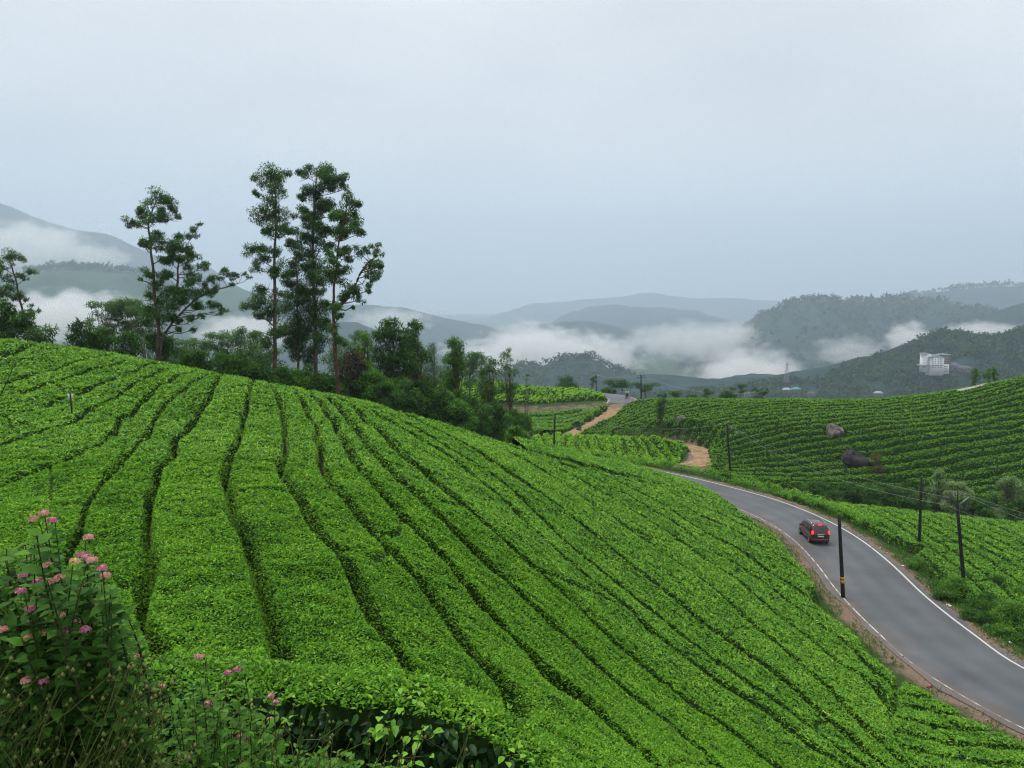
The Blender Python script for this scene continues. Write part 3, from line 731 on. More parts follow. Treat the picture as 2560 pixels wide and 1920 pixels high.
# --- terrace rows under the bank: five long hedges
TER_POLY = pxpoly([(498,431,124),(560,431,123.5),(574,428,126),(590,421,133),(604,413.5,142),(609,407.5,149),(560,410.5,150),(498,412,152)])
def ter_map(c, t): return t, c + 0.10 * (t - 8) + 0.6 * (vnoise(t / 6, c / 5, 81) - .5)
te = np.array([121.5, 126.5, 131.3, 136.2, 141.5, 146.5, 151])
ter = Tea(81, ter_map, te, TER_POLY, H=1.25, gap=0.35, gapvar=0.15, breaks=0, soft=0.9, uneven=0.1)
tn = ['lowest', 'second lowest', 'third lowest', 'fourth lowest', 'fifth lowest', 'uppermost']
for k in range(len(te) - 1):
    mb = MB()
    if ter.row(mb, k, -4, 22, 0.4, 2.3, 0.1, 1.1) and mb.n > 100:
        mb.add('terrace_tea_row', [M['tea_core'], M['tea_dark']], smooth_sh=[0], label='%s of the long terraced tea hedges below the brown bank' % tn[k], cat='tea hedge', group='terraced tea hedges below the bank')

# --- strip on the valley side of the road
STRIP_POLY = [(30.6,47),(33,45),(38,40),(46,34),(60,30),(75,44),(72,60),(60,69.5),(48,73),(40,76.5),(34,79.5),(29,82.5),(27.2,81.5),(28.2,77),(29.8,73.5),(30.9,70),(31.3,65),(31.6,62.6),(33.0,60.6),(31.4,59),(30.6,54)]
def strip_map(c, t): return c + 0.09 * (t - 60) + 0.8 * np.sin(t / 8 + c / 5) - 0.012 * (t - 60) ** 2 * np.sign(60 - t) * .3 + 0.4 * (vnoise(t / 2.5, c / 2, 91) - .5), t
strip = Tea(91, strip_map, np.arange(22, 80, 1.55), STRIP_POLY, H=0.9, gap=0.11, gapvar=0.5, breaks=9, soft=0.16, bdep=.5)
nrow2 = 0
for k in range(len(strip.edges) - 1):
    mb = MB()
    if strip.row(mb, k, 30, 84, 0.4, 2.2, 0.07, 1.4) and mb.n > 300:
        mb.add('roadside_tea_row', [M['tea_core'], M['tea']], smooth_sh=[0], label='tea hedge row on the valley side of the road, %s out from the road' % ordinal(nrow2), cat='tea hedge', group='tea hedge rows beyond the road')
        nrow2 += 1

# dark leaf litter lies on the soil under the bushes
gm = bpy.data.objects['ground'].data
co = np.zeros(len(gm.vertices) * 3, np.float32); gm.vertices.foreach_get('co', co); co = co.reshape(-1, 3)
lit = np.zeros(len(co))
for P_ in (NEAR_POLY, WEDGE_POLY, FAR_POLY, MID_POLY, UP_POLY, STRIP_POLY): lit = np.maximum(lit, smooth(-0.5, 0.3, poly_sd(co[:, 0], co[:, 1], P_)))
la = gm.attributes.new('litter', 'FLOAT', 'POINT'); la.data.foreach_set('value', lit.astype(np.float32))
# ------------------------------------------------------------------ hills, forest, mist, haze
M['hill'] = mat_plain('wooded_hill_haze_blue', (.018, .042, .040), 0.95, 0, 0.5, 0.02, 0.05)  # forest green shifted to teal: blue of distant haze put into the base colour
M['hill_tea'] = mat_plain('tea_hill_haze_blue', (.035, .085, .045), 0.95, 0, 0.35, 0.01, 0.05)  # same haze blue mixed more weakly into the tea green
def hill(sil, D, base_h, front, back, rough, seed, mat='hill', nu=120, nt_=28):
    sil = np.array(sil, float)
    k_ = 1.6 if D > 800 else 1.45
    D, base_h, front, back, rough = D * k_, base_h * k_, front * k_, back * k_, rough * k_
    u = np.linspace(sil[0, 0], sil[-1, 0], nu); v = np.interp(u, sil[:, 0], sil[:, 1])
    P = at(u, v, D)
    f_ = np.linspace(0, 1, nu); zc = CAM_Z - base_h
    for e_, uu_ in ((f_, sil[0, 0]), (1 - f_, sil[-1, 0])):
        if 0 < uu_ < 1024: P[:, 2] = zc + (P[:, 2] - zc) * smooth(-.02, .22, e_)
    P[:, 2] += (fbm(P[:, 0] / (D * .035), 0 * u + seed * 3.3, seed + 8, 3) - .5) * D * .006
    tt = np.concatenate([np.linspace(-1, 0, nt_), np.linspace(0, 1, 10)[1:]])
    zb = CAM_Z - base_h
    X = np.zeros((nu, len(tt))); Y = X.copy(); Zz = X.copy()
    for j, t in enumerate(tt):
        Lc = front if t < 0 else back
        wob = 1 + 0.35 * (fbm(P[:, 0] / (0.25 * front), 0 * P[:, 0] + seed, seed) - .5) * 2
        X[:, j] = P[:, 0] * (1 + 0.0 * t); Y[:, j] = D + t * Lc * wob
        prof = (0.5 + 0.5 * np.cos(math.pi * abs(t))) ** 0.9
        Zz[:, j] = zb + (P[:, 2] - zb) * prof
    nz = fbm(X / (0.12 * front), Y / (0.12 * front), seed + 3, 5) - .5
    nz -= nz[:, nt_ - 1:nt_] * 0.85
    Zz += nz * rough * 2 * np.minimum(1, (Zz - zb) / 20)
    n = len(tt); i = (np.arange(nu - 1)[:, None] * n + np.arange(n - 1)[None]).ravel()
    f = np.stack([i, i + n, i + n + 1, i + 1], 1)
    o = add('hill', mesh_np('hill', np.stack([X, Y, Zz], -1).reshape(-1, 3), [f], M[mat], None, None, True), kind='structure')
    return o, X, Y, Zz, nt_

def canopy(X, Y, Zz, count, size, ncard, cards, seed, crest_only=False, nt_=28, tmin=0.0, mb=None, shift=0.0):
    """tree crowns made of leaf-clump cards scattered over a hill's front"""
    rng = np.random.default_rng(seed); mb = mb or MB()
    nu, n = X.shape
    a = rng.random(count) * (nu - 1.01)
    b = (nt_ - 1 - np.abs(rng.normal(0, .8, count))) if crest_only else (tmin + (1 - tmin) * rng.random(count) ** 0.7) * (nt_ - 1)
    b = np.clip(b, 0, n - 1.01)
    ia, ib = a.astype(int), b.astype(int); fa, fb = (a - ia)[:, None], (b - ib)[:, None]
    G = np.stack([X, Y, Zz], -1)
    P = (G[ia, ib] * (1 - fa) + G[ia + 1, ib] * fa) * (1 - fb) + (G[ia, ib + 1] * (1 - fa) + G[ia + 1, ib + 1] * fa) * fb
    uu = CX + F_PX * P[:, 0] / P[:, 1]; vv = 301 + F_PX * (CAM_Z - P[:, 2]) / P[:, 1]
    clear = np.zeros(count, bool)
    for (a0, a1, b0, b1, dmax) in CLEAR: clear |= (uu > a0) & (uu < a1) & (vv > b0) & (vv < b1) & (P[:, 1] < dmax)
    P = P[~clear]; count = len(P)
    S = size * rng.uniform(.55, 1.35, count)
    tb = np.clip(rng.normal(.45 + shift, .2, count), 0, 1)
    idx = np.repeat(np.arange(count), ncard); m = len(idx)
    d = rand_unit(m, rng); d[:, 2] = np.abs(d[:, 2]) * 1.0 - 0.25
    r = rng.random(m)[:, None] ** .4
    C = P[idx] + d * r * S[idx][:, None] * np.array([[.62, .62, .55]]) + np.array([[0, 0, 1]]) * (S[idx] * .22)[:, None]
    A = rand_unit(m, rng); Nn = d + rng.normal(0, .5, (m, 3))
    mb.tris(C, A, Nn, S[idx] * cards, S[idx] * cards * .7, 0, np.clip(tb[idx] + rng.normal(0, .12, m), 0, 1))
    return mb

CLEAR = [(920, 976, 350, 371.5, 812), (783, 803, 380, 392, 870), (806, 820, 386, 396, 870), (874, 886, 386, 396, 870), (958, 968, 340, 349, 870)]
H1 = hill([(640,400),(660,397),(700,393),(740,389),(768,385),(783,381),(803,384),(822,383),(837,371),(856,366),(879,358),(893,357),(904,350),(922,341),(936,335),(953,335),(970,340),(988,341),(1011,336),(1024,330),(1100,318),(1180,314)], 620, 75, 190, 150, 2.0, 101, nu=160)
mb = canopy(*H1[1:4], 3000, 11.2, 28, 0.26, 201, tmin=0.15)
canopy(*H1[1:4], 160, 12.6, 30, 0.24, 202, crest_only=True, mb=mb)
mb.add('forest', [M['forest']], kind='stuff', label='hazy green forest covering the hill around the white hotel', cat='forest')
H2 = hill([(560,395),(640,378),(674,369),(709,356),(726,346),(743,333),(753,321),(768,313),(791,302),(817,299.5),(837,303.6),(863,301),(884,300),(907,300),(960,310),(1024,318),(1100,325)], 1500, 150, 620, 400, 9, 102)
mb = canopy(*H2[1:4], 260, 25.2, 18, 0.3, 203, crest_only=True)
canopy(*H2[1:4], 1200, 28, 12, 0.4, 213, mb=mb)
mb.add('forest', [M['forest']], kind='stuff', label='blue hazy forest on the broad mountain behind the hotel hill', cat='forest')
H3 = hill([(820,318),(870,303),(907,297.5),(940,290),(960,288),(1000,286),(1024,288),(1120,280),(1220,286)], 2300, 150, 700, 500, 10, 103)
mb = canopy(*H3[1:4], 200, 36.4, 14, 0.35, 204, crest_only=True); mb.add('forest', [M['forest']], kind='stuff', label='faint trees along the farther mountain ridge on the right', cat='forest')
hill([(960,335),(985,322),(1002,316),(1024,304),(1100,287),(1180,280)], 1150, 120, 330, 300, 6, 104)
H5 = hill([(455,388),(480,380),(505,371),(523,367.5),(544,367.5),(557,364),(564,358),(577,361),(591,358),(600,361),(610,370),(628,377),(657,386),(690,395)], 820, 110, 190, 160, 4, 105)
mb = canopy(*H5[1:4], 320, 16.8, 22, 0.27, 205); canopy(*H5[1:4], 60, 18.2, 26, 0.25, 206, crest_only=True, mb=mb)
mb.add('forest', [M['forest']], kind='stuff', label='blue wooded knoll rising out of the mist in the middle distance', cat='forest')
hill([(440,350),(490,335),(512,326),(535,323),(570,322),(593,322),(611,325),(628,330),(680,345),(720,355)], 2100, 150, 600, 400, 8, 106)
hill([(520,330),(560,316),(593,306.6),(611,305),(628,308),(657,308),(680,309.5),(703,315),(716,317),(726,315),(760,322)], 3300, 150, 900, 600, 12, 107)
hill([(200,305),(250,299),(300,301),(358,304),(378,307),(401,307),(418,311),(436,317),(459,322),(493,327),(517,331),(560,338)], 2400, 150, 700, 500, 9, 108)
hill([(430,312),(540,303),(620,296),(650,293),(690,297),(760,301),(850,306),(940,312)], 5200, 200, 1200, 900, 15, 109)
H10 = hill([(270,330),(300,320),(340,321),(358,321.6),(371,327),(380,331),(420,345),(470,365)], 1250, 120, 350, 300, 5, 110)
hill([(150,322),(174,308),(197,296),(212,292),(225.6,288),(237,285.5),(246,290),(254.5,294),(280,308),(310,325)], 1450, 120, 420, 300, 7, 111, 'hill_tea')
H12 = hill([(-60,300),(0,286),(23,281),(37,273),(55.5,269),(69,268),(88,269),(106,269),(122.6,272),(145,274),(162,278),(190,291),(220,305)], 1300, 130, 420, 300, 5, 112, 'hill_tea')
mb = canopy(*H12[1:4], 220, 25.2, 24, 0.26, 207, crest_only=True); mb.add('forest', [M['forest']], kind='stuff', label='line of hazy trees along the tea-covered hill top at left', cat='forest')
hill([(-160,150),(-60,185),(-20,198),(0,203.6),(11.6,207),(23,213),(35,217),(58,225.6),(69,229.6),(83,233),(104,235),(121.5,240),(136.5,247.5),(162,257),(197,266),(230,275),(300,295)], 2700, 200, 900, 700, 14, 113)

# air: one closed box of even pale haze around everything
def box_mesh(name, lo, hi):
    lo = np.array(lo, float); hi = np.array(hi, float)
    return MB().box((lo + hi) / 2, hi - lo).mesh(name, [])
hz = add('haze', box_mesh('haze', (-10500, -350, -420), (10500, 12500, 1050)), kind='stuff')
m = bpy.data.materials.new('haze_air'); m.use_nodes = True; nt = m.node_tree; nt.nodes.clear()
o_ = nt.nodes.new('ShaderNodeOutputMaterial'); pv = nt.nodes.new('ShaderNodeVolumePrincipled')
pv.inputs['Color'].default_value = (.715, .85, 1.0, 1); pv.inputs['Density'].default_value = 0.00023; pv.inputs['Anisotropy'].default_value = 0.2
nt.links.new(pv.outputs['Volume'], o_.inputs['Volume']); hz.data.materials.append(m)

def mist(u0, u1, v0, v1, D, depth, dens, seed, label, nscale=3.4, thr=0.39):
    a, b_ = at((u0 + u1) / 2, (v0 + v1) / 2, D), None
    rx = (u1 - u0) / 2 * D / F_PX; rz = (v1 - v0) / 2 * D / F_PX
    n, k = 20, 14
    th = np.arange(n) / n * 2 * math.pi; ph = np.linspace(0, math.pi, k)
    S = np.stack([np.sin(ph)[:, None] * np.cos(th), np.sin(ph)[:, None] * np.sin(th), np.cos(ph)[:, None] + 0 * th], -1).reshape(-1, 3)
    i = (np.arange(k - 1)[:, None] * n + np.arange(n)[None]); j = (np.arange(k - 1)[:, None] * n + (np.arange(n)[None] + 1) % n)
    f = np.stack([i, i + n, j + n, j], -1).reshape(-1, 4)
    me = mesh_np('mist_bank', S, [f], [])
    o = add('mist_bank', me, label=label, cat='mist', kind='stuff', loc=tuple(a)); o.scale = (rx * 1.15, depth, rz * 1.25)
    m = bpy.data.materials.new('mist_vapour'); m.use_nodes = True; nt = m.node_tree; nt.nodes.clear()
    out = nt.nodes.new('ShaderNodeOutputMaterial'); pv = nt.nodes.new('ShaderNodeVolumePrincipled')
    pv.inputs['Color'].default_value = (1, 1, 1, 1); pv.inputs['Anisotropy'].default_value = 0.0
    tc = nt.nodes.new('ShaderNodeTexCoord')
    ln = nt.nodes.new('ShaderNodeVectorMath'); ln.operation = 'LENGTH'; nt.links.new(tc.outputs['Object'], ln.inputs[0])
    mp = nt.nodes.new('ShaderNodeMapping'); mp.inputs['Location'].default_value = (seed * 3.1, seed * 1.7, seed * .9); mp.inputs['Scale'].default_value = (1.0 * rx / rz * .6 if rx > rz else 1.0, 1.0, 1.0)
    nt.links.new(tc.outputs['Object'], mp.inputs['Vector'])
    nz = nt.nodes.new('ShaderNodeTexNoise'); nz.inputs['Scale'].default_value = nscale; nz.inputs['Detail'].default_value = 6; nz.inputs['Roughness'].default_value = .6
    nt.links.new(mp.outputs['Vector'], nz.inputs['Vector'])
    fall = nt.nodes.new('ShaderNodeMapRange'); fall.inputs['From Min'].default_value = 1.0; fall.inputs['From Max'].default_value = 0.25; fall.inputs['To Min'].default_value = -0.40; fall.inputs['To Max'].default_value = 0.22
    nt.links.new(ln.outputs['Value'], fall.inputs['Value'])
    ad = nt.nodes.new('ShaderNodeMath'); ad.operation = 'ADD'; nt.links.new(nz.outputs['Fac'], ad.inputs[0]); nt.links.new(fall.outputs['Result'], ad.inputs[1])
    mr = nt.nodes.new('ShaderNodeMapRange'); mr.inputs['From Min'].default_value = thr; mr.inputs['From Max'].default_value = thr + 0.24; mr.inputs['To Max'].default_value = dens * 1.25
    nt.links.new(ad.outputs[0], mr.inputs['Value']); nt.links.new(mr.outputs['Result'], pv.inputs['Density'])
    nt.links.new(pv.outputs['Volume'], out.inputs['Volume']); o.data.materials.append(m)
    return o
mist(-50, 110, 214, 285, 2850, 300, 0.008148, 1, 'soft white cloud drifting across the far mountain at left')
mist(-20, 170, 284, 352, 1425, 210, 0.0163, 2, 'bright mist bank in the valley behind the left trees')
mist(180, 310, 308, 362, 1800, 195, 0.01185, 3, 'mist bank below the small hill behind the tall trees')
mist(410, 680, 322, 396, 2250, 300, 0.01481, 4, 'bright white mist bank lying in the middle of the valley')
mist(590, 800, 316, 366, 2250, 225, 0.005926, 5, 'thin mist drifting along the foot of the right mountain')
mist(670, 825, 336, 420, 1275, 135, 0.01778, 6, 'white mist plume behind the skyline trees near the pylon')
mist(878, 938, 316, 364, 1110, 60, 0.02593, 7, 'small white mist plume rising behind the hotel hill')
mist(925, 1040, 318, 347, 1170, 75, 0.01778, 8, 'low streak of mist behind the hotel hill crest')
mist(330, 450, 304, 337, 2850, 180, 0.006667, 9, 'thin mist over the dark slope right of the tall trees')
mist(-400, 1500, 345, 372, 3450, 1650, 0.009, 10, 'broad low mist lying over the floor of the whole valley', 3.0, 0.22)
mist(480, 575, 316, 352, 2450, 160, 0.008, 11, 'ragged white wisp standing on the central mist bank', 3.2)
mist(700, 775, 318, 352, 2300, 130, 0.007, 12, 'torn wisp clinging to the shoulder of the right mountain', 3.4)
mist(800, 900, 330, 372, 1500, 110, 0.006, 13, 'faint drifting wisp above the left flank of the hotel hill', 3.2)
mist(60, 140, 240, 276, 2500, 160, 0.006, 14, 'faint wisp over the shoulder of the left mountain', 3.2)
# ------------------------------------------------------------------ trees and shrubs
def clump_leaves(mb, C, R, n, L, rng, droop=0.3, flat=0.65, mat=0, tb=0.45, wide=0.36, tri=True):
    d = rand_unit(n, rng); r = rng.random(n)[:, None] ** 0.45
    P = C + d * r * R * np.array([[1, 1, flat]])
    A = rand_unit(n, rng) * .8 + d * .5; A[:, 2] -= droop
    N = rand_unit(n, rng) * .7 + np.array([[0, 0, 1.]])
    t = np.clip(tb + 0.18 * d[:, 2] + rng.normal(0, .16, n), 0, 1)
    (mb.tris if tri else mb.leaves)(P, A, N, L * rng.uniform(.7, 1.35, n), L * wide, mat, t)

def branch_path(a, b, rng, sag=0.15, n=5):
    a = np.asarray(a); b = np.asarray(b); t = np.linspace(0, 1, n)[:, None]
    P = a * (1 - t) + b * t
    ln = np.linalg.norm(b - a)
    P += (np.array([[0, 0, 1.]]) * (-sag) * ln * (t * (1 - t)) * 2) + rng.normal(0, .03, (n, 3)) * ln * np.sin(t * math.pi)
    return P

def tree_traced(name, label, D, trunks, clumps, leaf, bark='bark', r0=0.22, L=0.18, dens=1.0, seed=1, depth=0.8, cat='tree', group=None, zoom=None, base_drop=3.0, droop=.35, flat=.7, tb=.45):
    """tree whose trunk lines and leaf clumps were measured from the view; depth is filled in at random"""
    rng = np.random.default_rng(seed); k, ox, oy = zoom or (1, 0, 0); sc = D / F_PX
    tb_ = []
    for pts in trunks:
        P = np.array([at(ox + k * x, oy + k * y, D + (z if len(q) > 2 else 0)) for q in pts for x, y, z in [(*q, 0)[:3]]])
        tb_.append(P)
    base = tb_[0][0].copy(); zb = float(Z(base[0], base[1])) - 0.2
    if base[2] > zb: tb_[0] = np.vstack([[base[0], base[1], zb], tb_[0]])
    for i in range(1, len(tb_)):
        if tb_[i][0][2] > zb and abs(tb_[i][0][2] - tb_[0][1][2]) < 3 and np.linalg.norm(tb_[i][0] - tb_[0][1]) < 2.5: tb_[i] = np.vstack([[tb_[i][0][0] - .2, tb_[i][0][1], zb], tb_[i]])
    root = add(name, None, label=label, cat=cat, group=group, loc=(base[0], base[1], zb))
    off = np.array([base[0], base[1], zb])
    wood = MB(); fol = MB(); allp = []
    for i, P in enumerate(tb_):
        m = len(P); t = np.linspace(0, 1, 6 * m); s_ = np.linspace(0, 1, m)
        Q = np.stack([np.interp(t, s_, P[:, d]) for d in range(3)], 1)
        Q[1:-1] += rng.normal(0, .05, Q[1:-1].shape)
        for _ in range(3): Q[1:-1] = .25 * Q[:-2] + .5 * Q[1:-1] + .25 * Q[2:]
        rr = (r0 * (.38 if i else .58)) * (1 - t) ** .8 + 0.03
        wood.tube(Q - off, rr, 7); allp.append(np.concatenate([Q, rr[:, None]], 1))
    allp = np.vstack(allp)
    for q in clumps:
        x, y, r = q[:3]; R = r * k * sc * 1.55
        C = at(ox + k * x, oy + k * y, D + rng.normal(0, depth) * 1.2)
        # branch leaves the nearest trunk point lying lower than the clump
        dd = np.linalg.norm(allp[:, :3] - C, axis=1) + np.where(allp[:, 2] > C[2] - 0.5 * R, 30, 0) + 0.6 * np.maximum(0, C[2] - allp[:, 2])*0.3
        j = int(np.argmin(dd)); a = allp[j, :3]
        if np.linalg.norm(a - C) < 9:
            bp = branch_path(a, C, rng, .12); wood.tube(bp - off, np.linspace(min(allp[j, 3] * .5, .07), .018, len(bp)), 5)
            for _ in range(3):
                e = C + rand_unit(1, rng)[0] * R * .7
                wood.tube(branch_path(bp[3], e, rng, .1, 4) - off, np.linspace(.022, .010, 4), 4, cap=False)
        n = int(dens * 360 * R ** 2 / (L / .24) ** 2) + 12
        nsub = max(3, int(R / 0.16))
        for _ in range(nsub):
            c2 = C + rand_unit(1, rng)[0] * R * rng.uniform(.2, .85) * np.array([1, 1, .7])
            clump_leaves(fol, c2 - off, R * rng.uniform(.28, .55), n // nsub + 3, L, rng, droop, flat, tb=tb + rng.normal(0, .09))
    wood.add('trunk', [M[bark]], root, smooth_sh=True)
    fol.add('crown', [M[leaf]], root)
    return root

Z2 = (0.11573, 224.0, 152.0); Z1 = (0.11573, 0.0, 192.0); Z3 = (0.11573, 320.0, 272.0); Z4 = (0.11573, 512.0, 280.0); Z5 = (0.11573, 768.0, 280.0)
TA = [(400,215,120),(300,235,55),(500,215,60),(310,370,45),(490,310,60),(400,330,40),(440,430,90),(330,530,85),(470,540,90),(550,560,60),(330,670,70),(450,640,90),(570,660,70),(600,690,50),(260,840,75),(340,830,50),(450,840,70),(320,930,80),(260,1000,50),(420,1010,70),(330,1180,80),(420,1060,60),(250,1330,80),(350,1310,90),(330,1420,60),(430,1400,70),(480,1200,60),(470,1560,80),(380,1620,70)]
TB = [(700,200,70),(820,180,80),(930,190,90),(1000,240,70),(1040,310,40),(760,300,80),(900,300,70),(690,380,50),(800,430,90),(900,450,70),(700,500,60),(760,560,80),(860,480,80),(950,540,60),(700,610,60),(790,620,70),(860,700,80),(960,680,80),(760,750,70),(680,760,60),(620,830,70),(560,780,50),(840,820,80),(700,880,80),(600,950,90),(780,960,90),(720,1020,80),(560,1080,80),(680,1120,100),(800,1080,80),(620,1230,110),(760,1220,90),(850,1190,60),(560,1330,100),(700,1350,100),(820,1350,90),(600,1480,110),(740,1480,110),(860,1480,80),(560,1600,90),(680,1600,90),(800,1600,90),(620,1720,100),(740,1740,100)]
TC = [(1060,430,70),(1130,440,60),(1150,530,60),(1080,560,90),(1000,600,80),(1130,640,80),(1190,690,50),(1000,700,80),(1080,690,60),(1000,860,60),(1060,830,40),(1170,860,60),(1230,860,40),(1290,820,50),(1320,870,40),(1260,960,70),(1340,980,55),(1290,1040,70),(1210,1110,55),(1260,1190,40),(1040,910,60),(930,920,80),(990,1020,80),(1060,1010,40),(900,1050,80),(960,1100,90),(1080,1170,70),(1150,1220,60),(1020,1260,60),(1180,1270,35),(950,1330,60),(1000,1420,50),(930,1500,70),(980,1600,70),(1120,1340,20)]
TL = [(1360,60,90),(1430,80,70),(1200,150,50),(1250,200,70),(1340,230,90),(1120,250,50),(1180,270,50),(1420,180,60),(1510,150,50),(1530,210,40),(1350,370,60),(1300,400,60),(1240,430,60),(1260,480,50),(1340,460,60),(1440,490,70),(1520,450,80),(1580,500,70),(1660,520,70),(1640,580,50),(1550,560,60),(1600,370,50),(1680,340,50),(1720,270,25),(1530,380,40),(1420,560,60),(1480,600,70),(1460,700,50),(1300,700,50),(1350,760,70),(1420,720,60),(1200,740,20),(1280,860,60),(1400,860,80),(1340,950,80),(1300,1000,70),(1600,660,60),(1740,650,60),(1700,700,40),(1680,770,60),(1760,800,40),(1820,760,40),(1620,780,50),(1500,850,70),(1600,860,80),(1700,870,70),(1560,930,80),(1660,960,60),(1800,870,50),(1880,830,50),(1900,720,60),(1960,700,50),(2030,740,40),(2000,800,30),(2100,700,20),(2150,740,20),(1460,980,70),(1380,1050,80),(1300,1100,80),(1480,1060,70),(1850,980,60),(1910,1020,40),(1740,990,50),(1640,1110,50),(1680,1180,30),(1560,1180,40),(1960,1020,15),(1740,1060,30),(1540,1100,40)]
TM = [(130,540,60),(190,570,40),(60,570,50),(20,640,60),(40,740,50),(290,690,35),(240,680,25),(200,740,40),(150,720,30),(90,820,60),(30,870,60),(180,890,50),(110,900,50),(220,930,30),(250,1040,50),(310,1030,30),(280,1000,30),(-60,700,60),(-40,600,50),(-60,850,70)]
tree_traced('gum_tree', 'slender tall gum tree with tufted crown, left of the two tallest trees', 56, [[(440,2050),(440,1659),(440,1200),(430,900),(455,600),(440,250)]], TA, 'gum', 'bark', .24, seed=11, zoom=Z2, dens=1.15)
tree_traced('gum_tree', 'tallest gum tree with dense dark lower crown, centre of the tall group', 60, [[(800,2080),(790,1659),(775,1200),(765,800),(780,400),(800,200)], [(640,2080),(640,1659),(640,1300),(620,900)]], TB, 'gum', 'bark', .27, seed=12, zoom=Z2, dens=1.5, tb=.36)
tree_traced('gum_tree', 'red-trunked gum tree leaning branches to the right of the tall group', 50, [[(985,2130),(955,1659),(940,1400),(950,1200),(990,800),(1060,500)], [(950,1400),(1060,1270),(1150,1100),(1250,950),(1330,900)]], TC, 'gum', 'bark_red', .20, seed=13, zoom=Z2, dens=1.2)
tree_traced('gum_tree', 'forked gum tree with long limb bending right, at the ridge top', 54, [[(1365,1420),(1370,1200),(1340,900),(1320,650),(1300,450),(1280,250),(1350,80)], [(1385,1420),(1390,1330),(1430,1200),(1560,1050),(1700,920),(1850,850),(2060,790)], [(1500,950),(1530,750),(1550,550)]], TL, 'gum', 'bark', .20, seed=14, zoom=Z1, dens=1.15)
tree_traced('gum_tree', 'thin leaning gum tree at the left picture edge', 58, [[(245,1260),(240,1180),(200,1050),(150,850),(100,650),(60,560)]], TM, 'gum', 'bark', .15, seed=15, zoom=Z1, dens=.9)

def tree_auto(name, label, u, vb, vt, D, wpx, leaf, seed, bark='bark', L=0.26, dens=1.0, trunk=0.35, nclump=None, shape='round', cat='tree', group=None, r0=None, tb=.45, lean=0.0, to_ground=True, flat=.7, stems=1, droop=.2):
    """tree or shrub from its outline: u centre, vb/vt bottom and top lines of sight, wpx crown width"""
    rng = np.random.default_rng(seed); sc = D / F_PX
    H = (vb - vt) * sc; W = wpx * sc; B = at(u, vb, D)
    zg = float(Z(B[0], B[1])) if to_ground else B[2]
    if abs(zg - B[2]) > 60: zg = B[2]
    root = add(name, None, label=label, cat=cat, group=group, loc=(B[0], B[1], zg - .1)); off = np.array([B[0], B[1], zg - .1])
    wood = MB(); fol = MB()
    top = B + np.array([lean * H, 0, H * .93]); r0 = r0 or max(.03, .018 * H)
    paths = []
    for s_ in range(stems):
        t = np.linspace(0, 1, 8)[:, None]; tp = top + np.array([rng.normal(0, .2 * W), rng.normal(0, .2 * W), -rng.random() * .2 * H]) * (s_ > 0)
        Q = off * (1 - t) + tp * t; Q[1:-1] += rng.normal(0, .02 * H, Q[1:-1].shape) * np.array([1, 1, .3])
        paths.append(Q); wood.tube(Q - off, r0 * (1 - t[:, 0] * .85), 6)
    nclump = nclump or int(10 + 26 * min(1.6, H / 6))
    for i in range(nclump):
        h = trunk + (1 - trunk) * rng.random() ** .85
        hh = (h - trunk) / (1 - trunk)
        prof = {'round': math.sqrt(max(.05, 1 - (2 * hh - .9) ** 2 * .8)), 'cone': 1.08 - hh * .85, 'umbrella': .35 + .75 * hh, 'column': .8 - .35 * abs(hh - .4), 'tuft': .55 + .4 * math.sin(hh * 9 + seed)}[shape]
        a = rng.random() * 2 * math.pi; rr = W * .5 * prof * rng.random() ** .5 * rng.uniform(.8, 1.08)
        cr = W * .135 * rng.uniform(.7, 1.4) * (.75 + .5 * prof); cr = max(cr, L * .8)
        C = np.array([B[0] + lean * H * h + math.cos(a) * rr, B[1] + math.sin(a) * rr, B[2] + H * h - cr * .4])
        if C[2] < zg + .1: C[2] = zg + .15 + rng.random() * .3
        Q = paths[i % stems]; j = int(np.clip((h * .75) * 7, 0, 6))
        wood.tube(branch_path(Q[j], C, rng, .05, 4) - off, np.linspace(max(.012, r0 * .35), .010, 4), 4, cap=False)
        n = int(dens * 19 * (cr / L) ** 2) + 8
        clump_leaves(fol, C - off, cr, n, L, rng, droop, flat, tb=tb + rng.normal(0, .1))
    wood.add('stem' if H < 2.5 else 'trunk', [M[bark]], root, smooth_sh=True)
    fol.add('foliage' if H < 2.5 else 'crown', [M[leaf]], root)
    return root

# trees standing right of the tall group, behind the ridge
tree_auto('broadleaf_tree', 'dark round broadleaf tree just right of the tall gum trees', 392, 408, 318, 66, 44, 'broadleaf', 21, L=.34, dens=1.5, trunk=.15, nclump=60)
tree_auto('broadleaf_tree', 'dark broadleaf tree with two-lobed top right of the round one', 414, 410, 318, 68, 36, 'broadleaf', 22, L=.34, dens=1.5, trunk=.15, nclump=50)
tree_auto('bronze_shrub', 'bronze brown leaved shrub at the foot of the red-trunked gum', 352, 398, 350, 60, 34, 'brownleaf', 23, L=.3, dens=1.4, trunk=.05, nclump=34, cat='shrub')
tree_auto('young_tree', 'fresh green young tree with pointed top before the bright upper field', 456, 428, 336, 72, 42, 'brightleaf', 24, L=.28, dens=1.0, trunk=.1, shape='cone', nclump=90, tb=.35)
tree_auto('young_tree', 'feathery green young tree second from the terrace', 490, 434, 352, 76, 24, 'gum', 25, L=.26, dens=1.1, trunk=.2, shape='round', nclump=46, tb=.6)
tree_auto('young_tree', 'slim young tree with bare lower trunk beside the terrace rows', 508, 440, 347, 80, 22, 'gum', 26, L=.26, dens=1.1, trunk=.42, shape='round', nclump=30, r0=.09, tb=.55)
tree_auto('young_tree', 'small green tree leaning beside the slim bare-trunked one', 526, 403, 371, 120, 10, 'gum', 27, L=.36, dens=1.2, trunk=.1, nclump=10, tb=.5)
